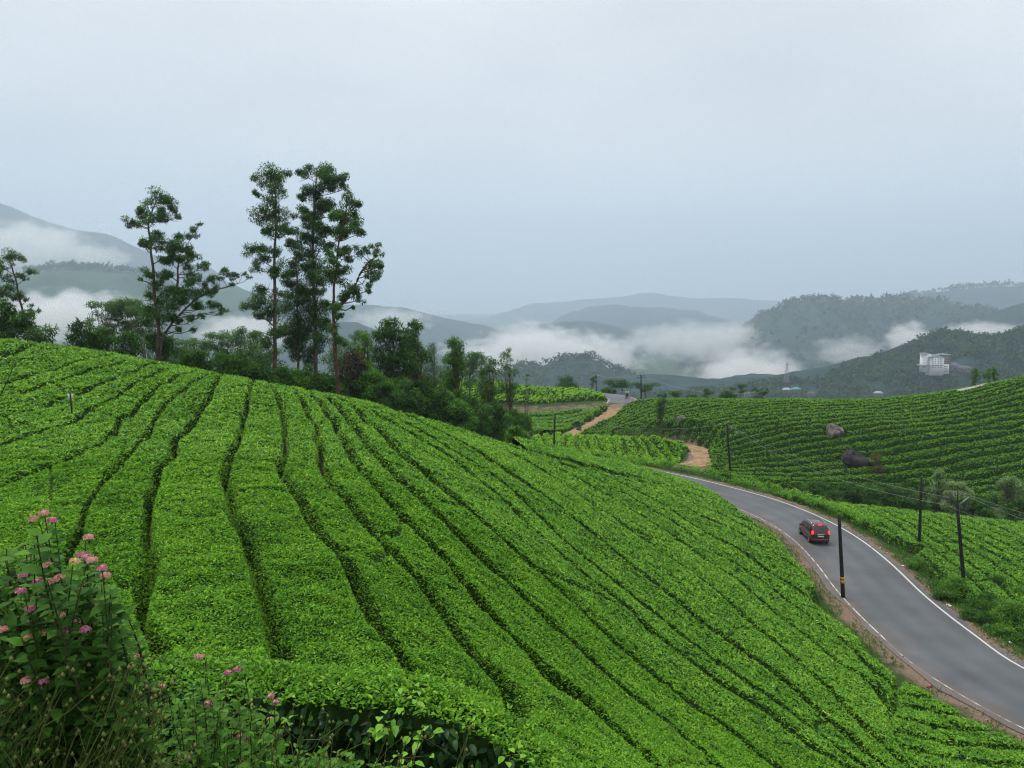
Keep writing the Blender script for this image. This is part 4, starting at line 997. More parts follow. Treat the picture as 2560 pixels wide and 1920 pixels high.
tree_auto('young_tree', 'light green sapling growing between tall gums and dark round tree', 366, 400, 332, 62, 26, 'brightleaf', 28, L=.26, dens=.9, trunk=.2, nclump=30)
# undergrowth under the tree belt, each shrub its own
ush = [(258,398,372,52,34),(285,400,374,55,36),(312,404,372,57,34),(346,412,382,60,36),(372,414,378,60,40),(398,418,384,62,40),(424,424,388,66,40),(446,428,398,68,34),(470,434,404,70,36),(492,440,410,74,32),(512,446,416,78,26),(236,388,358,52,32),(330,404,384,56,30),(458,432,408,66,30),(522,440,420,88,20),(384,408,390,58,30),(516,450,433,54.5,20)]
swd = ['below the slim tall gum','at the foot of the tallest gum','in the shade of the tall group','right of the red trunk','under the dark round tree','below the two-lobed tree','where the hedge of shrubs dips','below the pointed young tree','left of the feathery young tree','below the feathery young tree','at the foot of the bare-trunked tree','left of the slim tall gum','behind the red trunk','in front of the pointed young tree','at the low end of the shrub belt','before the dark round tree','left of the ridge pole']
for i, (u, vb, vt, D, w) in enumerate(ush):
    tree_auto('undergrowth_shrub', 'dense green shrub on the ridge edge ' + swd[i], u, vb, vt - 7, D, w * 1.25, ['broadleaf', 'brightleaf', 'broadleaf'][i % 3], 40 + i, L=.28, dens=1.4, trunk=.0, nclump=50, cat='shrub', group='shrubs along the ridge edge', stems=3, tb=[.42, .32, .5][i % 3])
# left end of the belt
tree_auto('shrub_tree', 'dark red-tinged shrub tree left of the forked gum', 82, 356, 320, 52, 24, 'broadleaf', 60, L=.28, dens=1.4, trunk=.1, nclump=34, tb=.25)
tree_auto('shrub_tree', 'rounded green shrub tree beside the dark red-tinged one', 103, 362, 327, 53, 26, 'broadleaf', 61, L=.26, dens=1.4, trunk=.05, nclump=36, tb=.55)
tree_auto('shrub_tree', 'broad-leaved shrub left of the forked gum trunk', 128, 366, 332, 52, 28, 'broadleaf', 62, L=.30, dens=1.4, trunk=.05, nclump=34)
tree_auto('shrub_tree', 'dense shrub at the foot of the forked gum', 160, 372, 330, 56, 34, 'gum', 63, L=.26, dens=1.5, trunk=.0, nclump=40)
tree_auto('shrub_tree', 'dark leafy mass of a tree at the left edge below the leaning gum', 8, 346, 300, 52, 44, 'broadleaf', 64, L=.28, dens=1.5, trunk=.05, nclump=44, tb=.38)
tree_auto('shrub_tree', 'low feathery shrub at the left end of the ridge', 45, 352, 325, 52, 36, 'gum', 65, L=.26, dens=.8, trunk=.2, nclump=26, shape='umbrella')
tree_auto('shrub_tree', 'green shrub right of the forked gum', 196, 380, 348, 54, 34, 'broadleaf', 66, L=.28, dens=1.4, trunk=.0, nclump=34)
tree_auto('shrub_tree', 'mid green shrub between forked gum and tall group', 222, 384, 352, 54, 30, 'brightleaf', 67, L=.28, dens=1.3, trunk=.0, nclump=30, tb=.3)
# hazy woodland in the gully behind
bk = [(108,356,300,110,36,'umbrella'),(130,350,296,112,38,'umbrella'),(146,352,304,108,30,'umbrella'),(200,372,338,115,30,'umbrella'),(222,376,330,122,34,'umbrella'),(244,380,326,118,34,'round'),(258,382,330,112,30,'round'),(184,372,345,105,26,'round'),(174,366,338,120,28,'umbrella'),(268,384,340,100,28,'round'),(435,400,342,150,30,'round'),(470,402,350,160,26,'umbrella'),(482,402,355,165,24,'round'),(92,356,318,95,24,'round'),(360,396,330,120,34,'round'),(340,396,336,115,34,'round')]
bw = ['leftmost crown of the misty group behind the forked gum','tallest crown of the misty group behind the forked gum','right crown of the misty group behind the forked gum','first pale crown right of the forked gum','second pale crown right of the forked gum','pale round crown nearest the tall gums on their left','pale round tree hidden behind the slim tall gum','low hazy tree between forked gum and pale crowns','hazy flat-topped tree just right of the forked gum trunk','hazy tree showing between the tall trunks','hazy tree behind the two-lobed broadleaf tree','flat-topped hazy tree behind the pointed young tree','hazy round tree behind the feathery young tree','low hazy tree behind the rounded shrub tree','hazy tree behind the bronze shrub','hazy tree behind the red trunk']
for i, (u, vb, vt, D, w, sh) in enumerate(bk):
    tree_auto('gully_tree', bw[i], u, vb, vt, D, w, 'gum', 80 + i, L=.36, dens=.9, trunk=.3 if sh == 'umbrella' else .15, shape=sh, nclump=44, flat=.45 if sh == 'umbrella' else .7, group='hazy trees in the gully', tb=.55)
# skyline trees beyond the far hillside and the distant bend
sk = [(568,394,374,195,24,'round','broadleaf','bushy round tree on the skyline above the bright upper field'),(592,395,376,195,14,'tuft','gum','thin tufted tree beside the bushy skyline tree'),
      (622,396,376,182,34,'umbrella','gum','wide flat-topped tree behind the distant road bend'),(645,398,381,178,26,'umbrella','gum','right-hand flat-topped tree beside the distant bend'),(608,396,387,180,16,'round','gum','low bush left of the flat-topped tree by the bend'),
      (675,399,390,150,20,'umbrella','gum','small flat-topped tree showing over the far hillside, left one'),(706,400,388,145,18,'tuft','gum','tufted tree over the far hillside, second from the bend'),(740,400,384,143,22,'tuft','gum','tallest tufted tree over the far hillside before the dark dome'),(728,400,391,143,18,'round','gum','low crown beside the tallest tufted skyline tree'),(762,400,388,142,16,'umbrella','gum','flat crown behind the dark dome on the skyline'),(692,400,395,146,14,'round','gum','low bush on the far hillside skyline')]
for i, (u, vb, vt, D, w, sh, lf, lab) in enumerate(sk):
    tree_auto('skyline_tree', lab, u, vb, vt, D, w, lf, 110 + i, L=.34, dens=.7 if sh != 'round' else 1.1, trunk=.5 if sh != 'round' else .05, shape=sh, nclump=15 if sh != 'round' else 40, flat=.3 if sh != 'round' else .7, group='trees on the skyline', tb=.4)
tree_auto('field_tree', 'small dark tree with bare trunk standing in the far tea field', *(661, 438, 392, 108, 15), 'gum', 130, L=.34, dens=1.6, trunk=.38, shape='column', nclump=26, tb=.3, r0=.10)
tree_auto('field_tree', 'small upright tree by the concrete path on the hill crest', 974, 395, 368, 121, 10, 'brightleaf', 131, L=.34, dens=1.4, trunk=.35, shape='column', nclump=18, tb=.3, r0=.08)
tree_auto('field_tree', 'left tree of the close pair on the hill crest', 987, 390, 368, 120, 9, 'brightleaf', 132, L=.34, dens=1.3, trunk=.3, shape='column', nclump=14, tb=.3, r0=.08)
tree_auto('field_tree', 'right taller tree of the close pair on the hill crest', 993.5, 387, 366, 121, 9, 'brightleaf', 133, L=.34, dens=1.3, trunk=.3, shape='column', nclump=14, tb=.35, r0=.08)
tree_auto('flowering_tree', 'pale-topped small tree beside the rocks beyond the road', 936, 512, 468, 82, 22, 'paleleaf', 134, L=.26, dens=1.4, trunk=.2, nclump=34, shape='round', tb=.5)
tree_auto('flowering_tree', 'pale-flowered bush in front of the rocks beyond the road', 958, 514, 480, 80, 32, 'paleleaf', 135, L=.24, dens=1.2, trunk=.05, nclump=34, tb=.55)
tree_auto('flowering_tree', 'pale-crowned small tree at the right picture edge beyond the tea strip', 1007, 524, 474, 79, 28, 'paleleaf', 136, L=.26, dens=1.4, trunk=.25, nclump=34, tb=.5)
tree_auto('hillside_bush', 'yellowish bush beside the dark boulder on the far hillside', 876, 478, 452, 93, 22, 'brownleaf', 137, L=.26, dens=.7, trunk=.05, nclump=20, cat='shrub', tb=.75)
gs = [(842,500,482,84,34),(866,504,484,83,34),(890,506,482,83,30),(910,510,488,81,30),(980,520,496,79,34),(1016,524,500,78,30),(816,494,480,85,30),(925,512,486,84,26)]
gw = ['left end of the gully thicket','second from the left end of the gully thicket','in the middle of the gully thicket','next to the rocks in the gully','right of the rocks in the gully','at the right picture edge in the gully','lowest at the left tip of the gully','behind the pale-topped tree in the gully']
for i, (u, vb, vt, D, w) in enumerate(gs):
    tree_auto('gully_shrub', 'dark green shrub ' + gw[i], u, vb, vt, D, w, 'broadleaf', 150 + i, L=.28, dens=1.5, trunk=0, nclump=24, cat='shrub', group='shrubs in the gully below the far hillside', stems=3)

# hedge on the valley side of the road and the weedy shrubs below it
for nm, i0, i1, lab in [('roadside_hedge', 52, 68, 'overgrown tea hedge along the road beyond the car, up to the gap'), ('roadside_hedge', 69, 96, 'overgrown tea hedge along the far part of the road before the bright field')]:
    L_ = ROAD[i0:i1]; T_ = np.gradient(L_[:, :2], axis=0); T_ /= np.linalg.norm(T_, axis=1, keepdims=True); Nr = np.stack([T_[:, 1], -T_[:, 0]], 1)
    rng = np.random.default_rng(i0); mb = MB(); mws = []
    for q in range(len(L_)):
        for _ in range(11):
            o = rng.uniform(4.4, 6.3); h = .15 + 1.35 * rng.random() ** .7 * (1 - .3 * abs(o - 5.5)); p = np.array([*(L_[q, :2] + Nr[q] * o + T_[q] * rng.uniform(-.5, .5)), 0]); p[2] = float(Z(p[0], p[1])) + h
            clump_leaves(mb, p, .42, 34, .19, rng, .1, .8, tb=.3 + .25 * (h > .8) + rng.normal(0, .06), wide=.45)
        if q % 4: continue
        mw = MB(); mws.append(mw); mw.tube([[*(L_[q, :2] + Nr[q] * 5.4), float(Z(*(L_[q, :2] + Nr[q] * 5.4))) - .1], [*(L_[q, :2] + Nr[q] * 5.3), float(Z(*(L_[q, :2] + Nr[q] * 5.4))) + .8]], [.05, .03], 5)
    c0 = L_[len(L_) // 2]
    r_ = add(nm, None, label=lab, cat='hedge', group='hedges along the road'); mb.add('foliage', [M['tea']], r_); [w_.add('stem', [M['bark']], r_) for w_ in mws]
rs = [(905,572,548,64,30),(930,590,562,56,34),(955,606,574,52,40),(985,622,590,49,44),(1010,636,598,47,44),(995,604,574,53,36),(1020,660,620,44,30),(968,596,570,54,30),(940,578,556,60,26),(888,556,538,68,26),(1020,612,584,51,34),(975,634,612,47,26),(1000,652,628,45,28),(945,612,592,50.5,26),(915,588,572,57,22),(870,542,526,71,22),(850,530,516,75,20)]
rw = ['left of the straight pole foot','between the two poles below the road','at the foot of the pole with the bracket','right of the bracket pole foot','at the right picture edge above the litter','behind the bracket pole foot','lowest at the right picture edge','just left of the bracket pole','behind the straight pole foot','above the road level with the car','upper one at the right picture edge','by the road verge below the bracket pole','by the verge above the bottle litter','by the verge between the poles','by the verge below the straight pole','beyond the car nearest the hedge gap','beyond the hedge gap, farthest along']
for i, (u, vb, vt, D, w) in enumerate(rs):
    tree_auto('roadside_shrub', 'leafy weed shrub on the road bank, ' + rw[i], u, vb, vt, D, w, ['brightleaf', 'broadleaf'][i % 2], 170 + i, L=.18, dens=1.5, trunk=0, nclump=30, cat='shrub', group='weed shrubs on the valley bank of the road', stems=3, tb=.42)

L_ = TRACK[30:66]; T_ = np.gradient(L_[:, :2], axis=0); T_ /= np.linalg.norm(T_, axis=1, keepdims=True); Nr = np.stack([T_[:, 1], -T_[:, 0]], 1); rng = np.random.default_rng(9); mb = MB(); mw = MB()
for q in range(len(L_)):
    for _ in range(7):
        o = -rng.uniform(2.0, 3.6); p = np.array([*(L_[q, :2] + Nr[q] * o + T_[q] * rng.uniform(-.5, .5)), 0]); p[2] = float(Z(p[0], p[1])) + rng.uniform(.05, .85)
        clump_leaves(mb, p, .45, 16, .26, rng, .1, .7, tb=.28 + rng.normal(0, .08), wide=.5)
r_ = add('track_hedge', None, label='dark low hedge along the uphill side of the dirt track', cat='hedge', group='hedges along the road'); mb.add('foliage', [M['tea_dark']], r_)
# ------------------------------------------------------------------ poles and wires
def ground_at(u, v, dz=0.0, d0=20, d1=230): return ray_ground(u, v, dz, d0, d1)
def pole(base, top, label, r=0.12, arms=(), band=None, bracket=False):
    b = np.array(base, float); t = np.array(top, float); off = b.copy()
    root = add('utility_pole', None, label=label, cat='utility pole', group='utility poles along the roads', loc=tuple(b))
    s = np.linspace(0, 1, 5)[:, None]
    MB().tube((b * (1 - s) + t * s) - off - np.array([[0, 0, .25]]) * (1 - s), np.linspace(r, r * .72, 5), 10).add('shaft', [M['pole']], root, smooth_sh=True)
    if band is not None:
        p = lambda q: b * (1 - q) + t * q - off
        MB().tube([p(band - .035), p(band)], r * 1.04, 12).add('painted_band', [M['yellow']], root)
        MB().tube([p(band + .012), p(band + .04)], r * 1.04, 12).add('painted_band', [M['yellow']], root)
    for h, w in arms:
        p = b * (1 - h) + t * h - off
        MB().box(p + np.array([0, -.12, 0]), (w, .09, .09)).add('crossarm', [M['pole']], root)
        for q in (-.46, -.2, .2, .46):
            MB().tube([p + np.array([q * w, -.12, .05]), p + np.array([q * w, -.12, .24])], [.03, .045], 6).add('insulator', [M['white']], root)
    if bracket:
        p = t - off
        MB().tube([p + np.array([0, 0, -.1]), p + np.array([0, 0, .9])], .03, 6).add('top_pin', [M['pole']], root)
        MB().tube([p + np.array([.1, -.1, -.1]), p + np.array([.75, -.1, .45])], .045, 6).add('bracket_arm', [M['steel']], root)
        MB().tube([p + np.array([-.1, -.1, -.1]), p + np.array([-.95, -.1, -.12])], .035, 6).add('bracket_arm', [M['pole']], root)
        MB().tube([p + np.array([-.1, -.1, -.1]), p + np.array([-.6, -.1, .4])], .03, 6).add('bracket_arm', [M['pole']], root)
    return t
def pole_px(ub, vb, ut, vt, label, **kw):
    g = ground_at(ub, vb); D = g[1]; return pole(g, at(ut, vt, D), label, **kw)
pole_px(843.5, 598, 839, 515, 'black tarred pole with yellow bands beside the car', r=.14, band=.22)
t2 = pole_px(919, 551, 921.5, 477, 'straight black pole without arms in the roadside tea', r=.13)
t3 = pole_px(965, 590, 957, 503, 'black pole with angled brackets on top, nearest the right edge', r=.14, bracket=True)
t4 = pole_px(731, 478, 727, 424, 'thin dark pole behind the hedge at the road bend', r=.14)
p5 = at(553.5, 450, 104); p5[2] = float(Z(p5[0], p5[1])); t5 = pole(p5, at(555, 415, 104), 'dark pole rising behind the near ridge before the bright field', r=.15)
p6 = at(641, 405, 160); p6[2] = float(Z(p6[0], p6[1])); t6 = pole(p6, at(641, 375, 160), 'pole with two crossarms at the distant road bend', r=.14, arms=((.97, 1.9), (.89, 2.2)))
p7 = at(596.5, 396, 178); p7[2] = float(Z(p7[0], p7[1])); t7 = pole(p7, at(596, 375, 178), 'small far pole with crossarm on the skyline beside the bushy tree', r=.12, arms=((.95, 1.3),))
p8 = at(563, 402, 156); p8[2] = float(Z(p8[0], p8[1])); t8 = pole(p8, at(563, 385, 156), 'thin short pole standing on the brown bank', r=.09)
def wire(a, b, sag, label, r=.009):
    t = np.linspace(0, 1, 18)[:, None]; P = np.array(a) * (1 - t) + np.array(b) * t; P[:, 2] -= sag * 4 * (t * (1 - t))[:, 0]
    MB().tube(P, r, 4, cap=False).add('overhead_wire', [M['wire']], label=label, cat='wire', group='overhead wires')
V3 = lambda *a: np.array(a, float)
wire(t4 + V3(.1, 0, -.1), t3 + V3(-.9, -.1, -.1), 1.3, 'lower wire from the thin bend pole to the bracket pole')
wire(t4 + V3(.1, 0, .0), t3 + V3(-.55, -.1, .4), 1.0, 'upper wire from the thin bend pole to the bracket pole')
e1 = at(1120, 548, 50)
wire(t3 + V3(.75, -.1, .45), e1 + V3(0, 0, .3), .4, 'middle wire leaving the bracket pole to the right')
wire(t3 + V3(0, 0, .9), e1 + V3(.5, 0, .9), .4, 'top wire leaving the bracket pole to the right')
wire(t3 + V3(-.9, -.1, -.1), e1 + V3(-.5, 0, -.2), .4, 'lowest wire leaving the bracket pole to the right')
wire(t5, t4, 1.2, 'wire between the ridge pole and the thin bend pole')
wire(t6 + V3(-1, -.1, -.3), t7 + V3(.5, -.1, -.1), .8, 'lower wire between the two far crossarm poles', .02)
wire(t6 + V3(-.8, -.1, .1), t7 + V3(.3, -.1, .1), .7, 'upper wire between the two far crossarm poles', .02)
wire(t6 + V3(.9, -.1, -.3), at(760, 392, 138), 1.5, 'wire running right from the two-crossarm pole', .02)

# ------------------------------------------------------------------ rocks
def boulder(p, r, mat, label, seed, sq=(1, .9, .8), name='boulder'):
    bm = bmesh.new(); bmesh.ops.create_icosphere(bm, subdivisions=4, radius=1.0); rng = np.random.default_rng(seed)
    pl = [(rand_unit(1, rng)[0], rng.uniform(.62, .95)) for _ in range(16)]
    for v in bm.verts:
        c = np.array(v.co)
        for n, d in pl:
            k = c @ n
            if k > d: c = c - n * (k - d) * .92
        c *= 1 + .12 * (float(vnoise(c[0] * 2.3 + 9, c[1] * 2.3 + c[2] * 3, seed)) - .5)
        v.co = Vector(c * np.array(sq) * r)
    me = bpy.data.meshes.new(name); bm.to_mesh(me); bm.free(); me.materials.append(M[mat])
    for q in me.polygons: q.use_smooth = True
    o = add(name, me, label=label, cat='boulder', group='boulders', loc=(p[0], p[1], float(Z(p[0], p[1])) + r * .42)); o.rotation_euler = (0, 0, seed); return o
blab = ['grey weathered round boulder in the middle of the far tea hillside', 'long dark boulder lower on the far tea hillside', 'brown-stained boulder near the lone tree in the far tea', 'small dark stone beside the top of the dirt track']
for i, ((u, v, r, mt), p) in enumerate(zip(BOULDERS, BP)): boulder(p, r * 1.12, mt, blab[i], 300 + i, (1.0, .9, 1.0) if i != 1 else (1.35, .8, .75))
p = at(758, 400, 131); boulder(p, 1.25, 'rock', 'dark dome-shaped rock on the skyline of the far hillside', 310, (1, 1, 1.5))
boulder(ground_at(954, 500, 0.3, 60), 1.3, 'rock_pale', 'pale grey rock among the pale-flowered bushes', 311)
boulder(ground_at(944, 508, 0.3, 60), 1.0, 'rock_pale', 'brown upright rock below the pale-topped tree', 312, (.7, .7, 1.2))
boulder(ground_at(579, 429, 0.2, 80), .55, 'rock', 'dark stone at the hairpin of the dirt track', 313)
boulder(ground_at(754, 484, 0.2, 60), .55, 'rock_pale', 'small grey rock under the thin bend pole hillside', 314)

# concrete path on the hill crest
cpth = catmull([tuple(at(u, v, D)[:2]) + (0,) for u, v, D in [(958, 398, 117), (966, 396, 117.5), (976, 391.5, 118), (988, 386, 119), (1000, 383, 121)]], .8)
cpth[:, 2] = Z(cpth[:, 0], cpth[:, 1]) + 0.85
Vv, ff, tt = ribbon(cpth, np.linspace(-.55, .55, 4), 0); M['concrete'] = mat_plain('pale_concrete', (.36, .35, .33), .9, 0, .2, 1)
add('path', mesh_np('path', Vv, [ff], M['concrete']), kind='structure')

# ------------------------------------------------------------------ car
M['carpaint'] = mat_plain('maroon_car_paint', (.075, .008, .014), .25, .2, 0, 1, .6); M['carpaint'].node_tree.nodes['Principled BSDF'].inputs['Coat Weight'].default_value = .6
M['glass_dark'] = mat_plain('tinted_glass', (.02, .025, .03), .08, 0, 0, 1, .8)
M['trim'] = mat_plain('black_plastic', (.02, .02, .021), .55)
M['chrome'] = mat_plain('chrome_trim', (.6, .6, .6), .25, .9)
M['lamp'] = mat_plain('lit_red_lamp', (.6, .01, .01), .3, 0, 0, 1, .5, 0, ((1.0, .035, .02), 1.1))
M['plate'] = mat_plain('number_plate', (.7, .7, .66), .5)
M['alloy'] = mat_plain('wheel_rim', (.35, .35, .36), .4, .7)
def build_car(loc, rz):
    root = add('car', None, label='dark red hatchback with lit brake lights driving away along the road', cat='car', loc=loc); root.rotation_euler = (0, 0, rz)
    secs = [(-1.80, .64, .34, .80, .86), (-1.745, .72, .25, .92, 1.02), (-1.61, .755, .22, .95, 1.36), (-1.47, .76, .21, .95, 1.545), (-1.3, .765, .21, .95, 1.60), (-.8, .77, .21, .95, 1.635), (-.1, .77, .21, .95, 1.63), (.40, .77, .21, .95, 1.575), (.72, .765, .21, .95, 1.39), (1.08, .755, .21, .93, 1.02), (1.45, .735, .22, .86, .94), (1.70, .69, .25, .74, .82), (1.80, .60, .32, .60, .66)]
    rings = []
    for y, w, zb, zl, zr in secs:
        up = max(0, zr - zl); wr = w - .26 * up
        half = [(0, zb), (w * .80, zb), (w * .96, zb + .06), (w, zb + .22), (w * 1.005, (zb + zl) / 2 + .05), (w * .985, zl), (w * .985 - .5 * (w - wr), zl + .5 * up), (wr, zl + up * .86), (wr * .86, zl + up * .975), (wr * .5, zr), (0, zr + .005)]
        pts = [(x, y, z) for x, z in half] + [(-x, y, z) for x, z in half[-2:0:-1]]
        rings.append(pts)
    R = np.array(rings); m, n = R.shape[:2]
    i = np.arange(m - 1)[:, None] * n; j = np.arange(n)[None]; j2 = (j + 1) % n
    q = np.stack([i + j, i + n + j, i + n + j2, i + j2], -1).reshape(-1, 4)
    mb = MB(); mb.put(R.reshape(-1, 3), [q, np.arange(n)[None], (np.arange(n) + (m - 1) * n)[::-1][None]])
    body = mb.add('body', [M['carpaint']], root, smooth_sh=True)
    S = {k: np.array(secs)[:, k] for k in range(5)}
    def side_x(y, z):
        w = np.interp(y, S[0], S[1]); zl = np.interp(y, S[0], S[3]); zr = np.interp(y, S[0], S[4]); up = max(1e-3, zr - zl); wr = w - .26 * up
        f_ = (z - zl) / up
        return np.interp(f_, [0, .5, .86, .975], [w * .985, w * .985 - .5 * (w - wr), wr, wr * .86])
    for s in (-1, 1):
        for poly in ([(-1.30, .99), (-.62, .99), (-.62, 1.46), (-1.18, 1.44)], [(-.54, .99), (.62, .99), (.30, 1.42), (-.54, 1.46)], [(-1.56, 1.05), (-1.37, 1.0), (-1.25, 1.42), (-1.42, 1.40)]):
            P = []
            cy, cz = np.mean(poly, 0)
            pts = [poly[k] for k in range(4)]
            g = []
            for a in np.linspace(0, 1, 4):
                for b_ in np.linspace(0, 1, 4):
                    y = (pts[0][0] * (1 - b_) + pts[1][0] * b_) * (1 - a) + (pts[3][0] * (1 - b_) + pts[2][0] * b_) * a
                    z = (pts[0][1] * (1 - b_) + pts[1][1] * b_) * (1 - a) + (pts[3][1] * (1 - b_) + pts[2][1] * b_) * a
                    g.append((s * (side_x(y, z) + .012), y, z))
            k = (np.arange(3)[:, None] * 4 + np.arange(3)[None]).ravel(); f = np.stack([k, k + 1, k + 5, k + 4], 1)
            MB().put(g, [f]).add('side_window', [M['glass_dark']], root, smooth_sh=True)
        lm = MB(); lm.box((s * .655, -1.735, 1.0), (.15, .10, .30), taper=.9); lm.add('tail_light', [M['lamp']], root)
        MB().box((s * .86, .62, 1.02), (.16, .12, .13), taper=.85).add('wing_mirror', [M['carpaint']], root)
        MB().tube([(s * .56, -1.2, 1.64), (s * .57, -1.1, 1.685), (s * .57, .05, 1.685), (s * .56, .2, 1.64)], .02, 6).add('roof_rail', [M['chrome']], root)
        MB().box((s * .775, -.05, .58), (.03, 1.9, .05)).add('door_trim', [M['trim']], root)
        MB().box((s * .775, -.25, .88), (.03, .16, .03)).add('door_handle', [M['trim']], root); MB().box((s * .775, -1.0, .88), (.03, .14, .03)).add('door_handle', [M['trim']], root)
        for y in (-1.18, 1.16):
            w = add('wheel', None, root, loc=(s * .70, y, .285))
            th = np.linspace(0, 2 * math.pi, 21)[:-1]
            def ringw(r, x): return np.stack([0 * th + x, r * np.cos(th), r * np.sin(th)], 1)
            P = np.vstack([ringw(.19, -.08), ringw(.265, -.085), ringw(.285, -.05), ringw(.285, .05), ringw(.265, .085), ringw(.19, .08)])
            ii_ = np.arange(5)[:, None] * 20; jj = np.arange(20)[None]
            f = np.stack([ii_ + jj, ii_ + (jj + 1) % 20, ii_ + 20 + (jj + 1) % 20, ii_ + 20 + jj], -1).reshape(-1, 4)
            MB().put(P, [f]).add('tyre', [M['black']], w, smooth_sh=True)
            rm = MB(); P2 = np.vstack([ringw(.19, s * .075), ringw(.05, s * .06)]); jj = np.arange(20)
            rm.put(P2, [np.stack([jj, (jj + 1) % 20, 20 + (jj + 1) % 20, 20 + jj], 1), (20 + np.arange(20))[None]]); rm.add('rim', [M['alloy']], w)
    g = []
    for z in np.linspace(1.04, 1.46, 5):
        y = np.interp(z, [.86, 1.02, 1.36, 1.545], [-1.80, -1.745, -1.61, -1.47]) - .018
        for x in np.linspace(-1, 1, 7): g.append((x * (.60 - .22 * (z - 1.04)) , y + .05 * x * x, z))
    k = (np.arange(4)[:, None] * 7 + np.arange(6)[None]).ravel(); MB().put(g, [np.stack([k, k + 1, k + 8, k + 7], 1)]).add('rear_window', [M['glass_dark']], root, smooth_sh=True)
    g = []
    for z in np.linspace(1.04, 1.52, 5):
        y = np.interp(z, [1.02, 1.39, 1.575], [1.08, .72, .40]) + .02
        for x in np.linspace(-1, 1, 7): g.append((x * (.66 - .2 * (z - 1.04)), y - .04 * x * x, z))
    MB().put(g, [np.stack([k + 1, k, k + 7, k + 8], 1)]).add('windscreen', [M['glass_dark']], root, smooth_sh=True)
    MB().box((0, -1.50, 1.575), (.30, .06, .045)).add('high_brake_light', [M['lamp']], root)
    MB().box((0, -1.80, .70), (.50, .03, .12)).add('number_plate', [M['plate']], root)
    MB().box((0, -1.795, .87), (.62, .035, .05)).add('tailgate_strip', [M['chrome']], root)
    MB().box((0, -1.77, .40), (1.36, .16, .20), taper=.97).add('rear_bumper', [M['carpaint']], root)
    MB().box((0, -1.80, .30), (1.1, .10, .10)).add('bumper_valance', [M['trim']], root)
    MB().tube([(-.1, -1.72, 1.05), (.22, -1.70, 1.12)], .012, 5).add('rear_wiper', [M['trim']], root)
    for s in (-1, 1): MB().box((s * .52, 1.70, .72), (.26, .14, .14), taper=.8).add('headlight', [M['plate']], root)
    return root
cr = ground_at(818, 543.5, 0, 40)
build_car((cr[0] + .1, cr[1] + 1.3, 0.0), -0.05)

# ------------------------------------------------------------------ motorbike and rider at the distant bend
def skin(name, nodes, links, mat, parent=None, **kw):
    me = bpy.data.meshes.new(name); me.from_pydata([n[:3] for n in nodes], links, []); me.materials.append(M[mat])
    o = add(name, me, parent, **kw); md = o.modifiers.new('skin', 'SKIN'); md.use_smooth_shade = True
    sv = me.skin_vertices[0].data
    for v, n in zip(sv, nodes): v.radius = (n[3], n[3])
    sv[0].use_root = True
    sb = o.modifiers.new('sub', 'SUBSURF'); sb.levels = 1; sb.render_levels = 1
    return o
M['skin'] = mat_plain('brown_skin', (.20, .10, .06), .6); M['shirt'] = mat_plain('white_shirt', (.78, .78, .77), .8); M['trousers'] = mat_plain('dark_trousers', (.03, .03, .04), .8); M['hair'] = mat_plain('black_hair', (.01, .01, .01), .6)
bq = at(627, 398.5, 158.5); bl = (bq[0], bq[1], 0.02)
bike = add('motorbike', None, label='small dark motorbike on the distant road bend', cat='motorbike', loc=bl); bike.rotation_euler = (0, 0, 2.7)
for y in (-.62, .64):
    th = np.linspace(0, 2 * math.pi, 17); P = np.stack([0 * th, y + .28 * np.cos(th), .31 + .28 * np.sin(th)], 1)
    w = MB(); w.tube(P, .05, 6, cap=False); wo = w.add('wheel', [M['black']], bike)
MB().tube([(0, -.6, .32), (0, -.1, .45), (0, .35, .5), (0, .5, .9), (0, .64, .32)], .05, 6).add('frame', [M['trim']], bike)
MB().box((0, .18, .78), (.26, .5, .22), taper=.8).add('fuel_tank', [M['trim']], bike)
MB().box((0, -.38, .78), (.24, .62, .12), taper=.9).add('seat', [M['black']], bike)
MB().box((0, .0, .45), (.26, .4, .3)).add('engine', [M['steel']], bike)
MB().tube([(-.34, .36, 1.02), (0, .48, .98), (.34, .36, 1.02)], .025, 6).add('handlebar', [M['trim']], bike)
MB().box((0, -.74, .74), (.1, .06, .08)).add('tail_light', [M['lamp']], bike)
rider = add('person', None, label='motorbike rider in white shirt leaning slightly forward, hands on the handlebar', cat='person', loc=bl); rider.rotation_euler = (0, 0, 2.7)
nodes = [(0, -.25, .92, .14), (0, -.2, 1.15, .15), (0, -.1, 1.4, .16), (0, -.05, 1.52, .06), (0, 0, 1.62, .085), (0, .02, 1.74, .095), (.2, -.08, 1.42, .06), (.3, .1, 1.18, .045), (.31, .34, 1.06, .035), (-.2, -.08, 1.42, .06), (-.3, .1, 1.18, .045), (-.31, .34, 1.06, .035), (.13, -.15, .88, .085), (.2, .22, .78, .07), (.19, .05, .38, .045), (.19, .16, .31, .04), (-.13, -.15, .88, .085), (-.2, .22, .78, .07), (-.19, .05, .38, .045), (-.19, .16, .31, .04)]
skin('body', nodes, [(0, 1), (1, 2), (2, 3), (3, 4), (4, 5), (2, 6), (6, 7), (7, 8), (2, 9), (9, 10), (10, 11), (0, 12), (12, 13), (13, 14), (14, 15), (0, 16), (16, 17), (17, 18), (18, 19)], 'skin', rider)
skin('shirt', [(n[0], n[1], n[2], n[3] + .025) for n in (nodes[0], nodes[1], nodes[2], nodes[6], nodes[7], nodes[9], nodes[10])], [(0, 1), (1, 2), (2, 3), (3, 4), (2, 5), (5, 6)], 'shirt', rider)
skin('trousers', [(n[0], n[1], n[2], n[3] + .02) for n in (nodes[0], nodes[12], nodes[13], nodes[14], nodes[16], nodes[17], nodes[18])], [(0, 1), (1, 2), (2, 3), (0, 4), (4, 5), (5, 6)], 'trousers', rider)
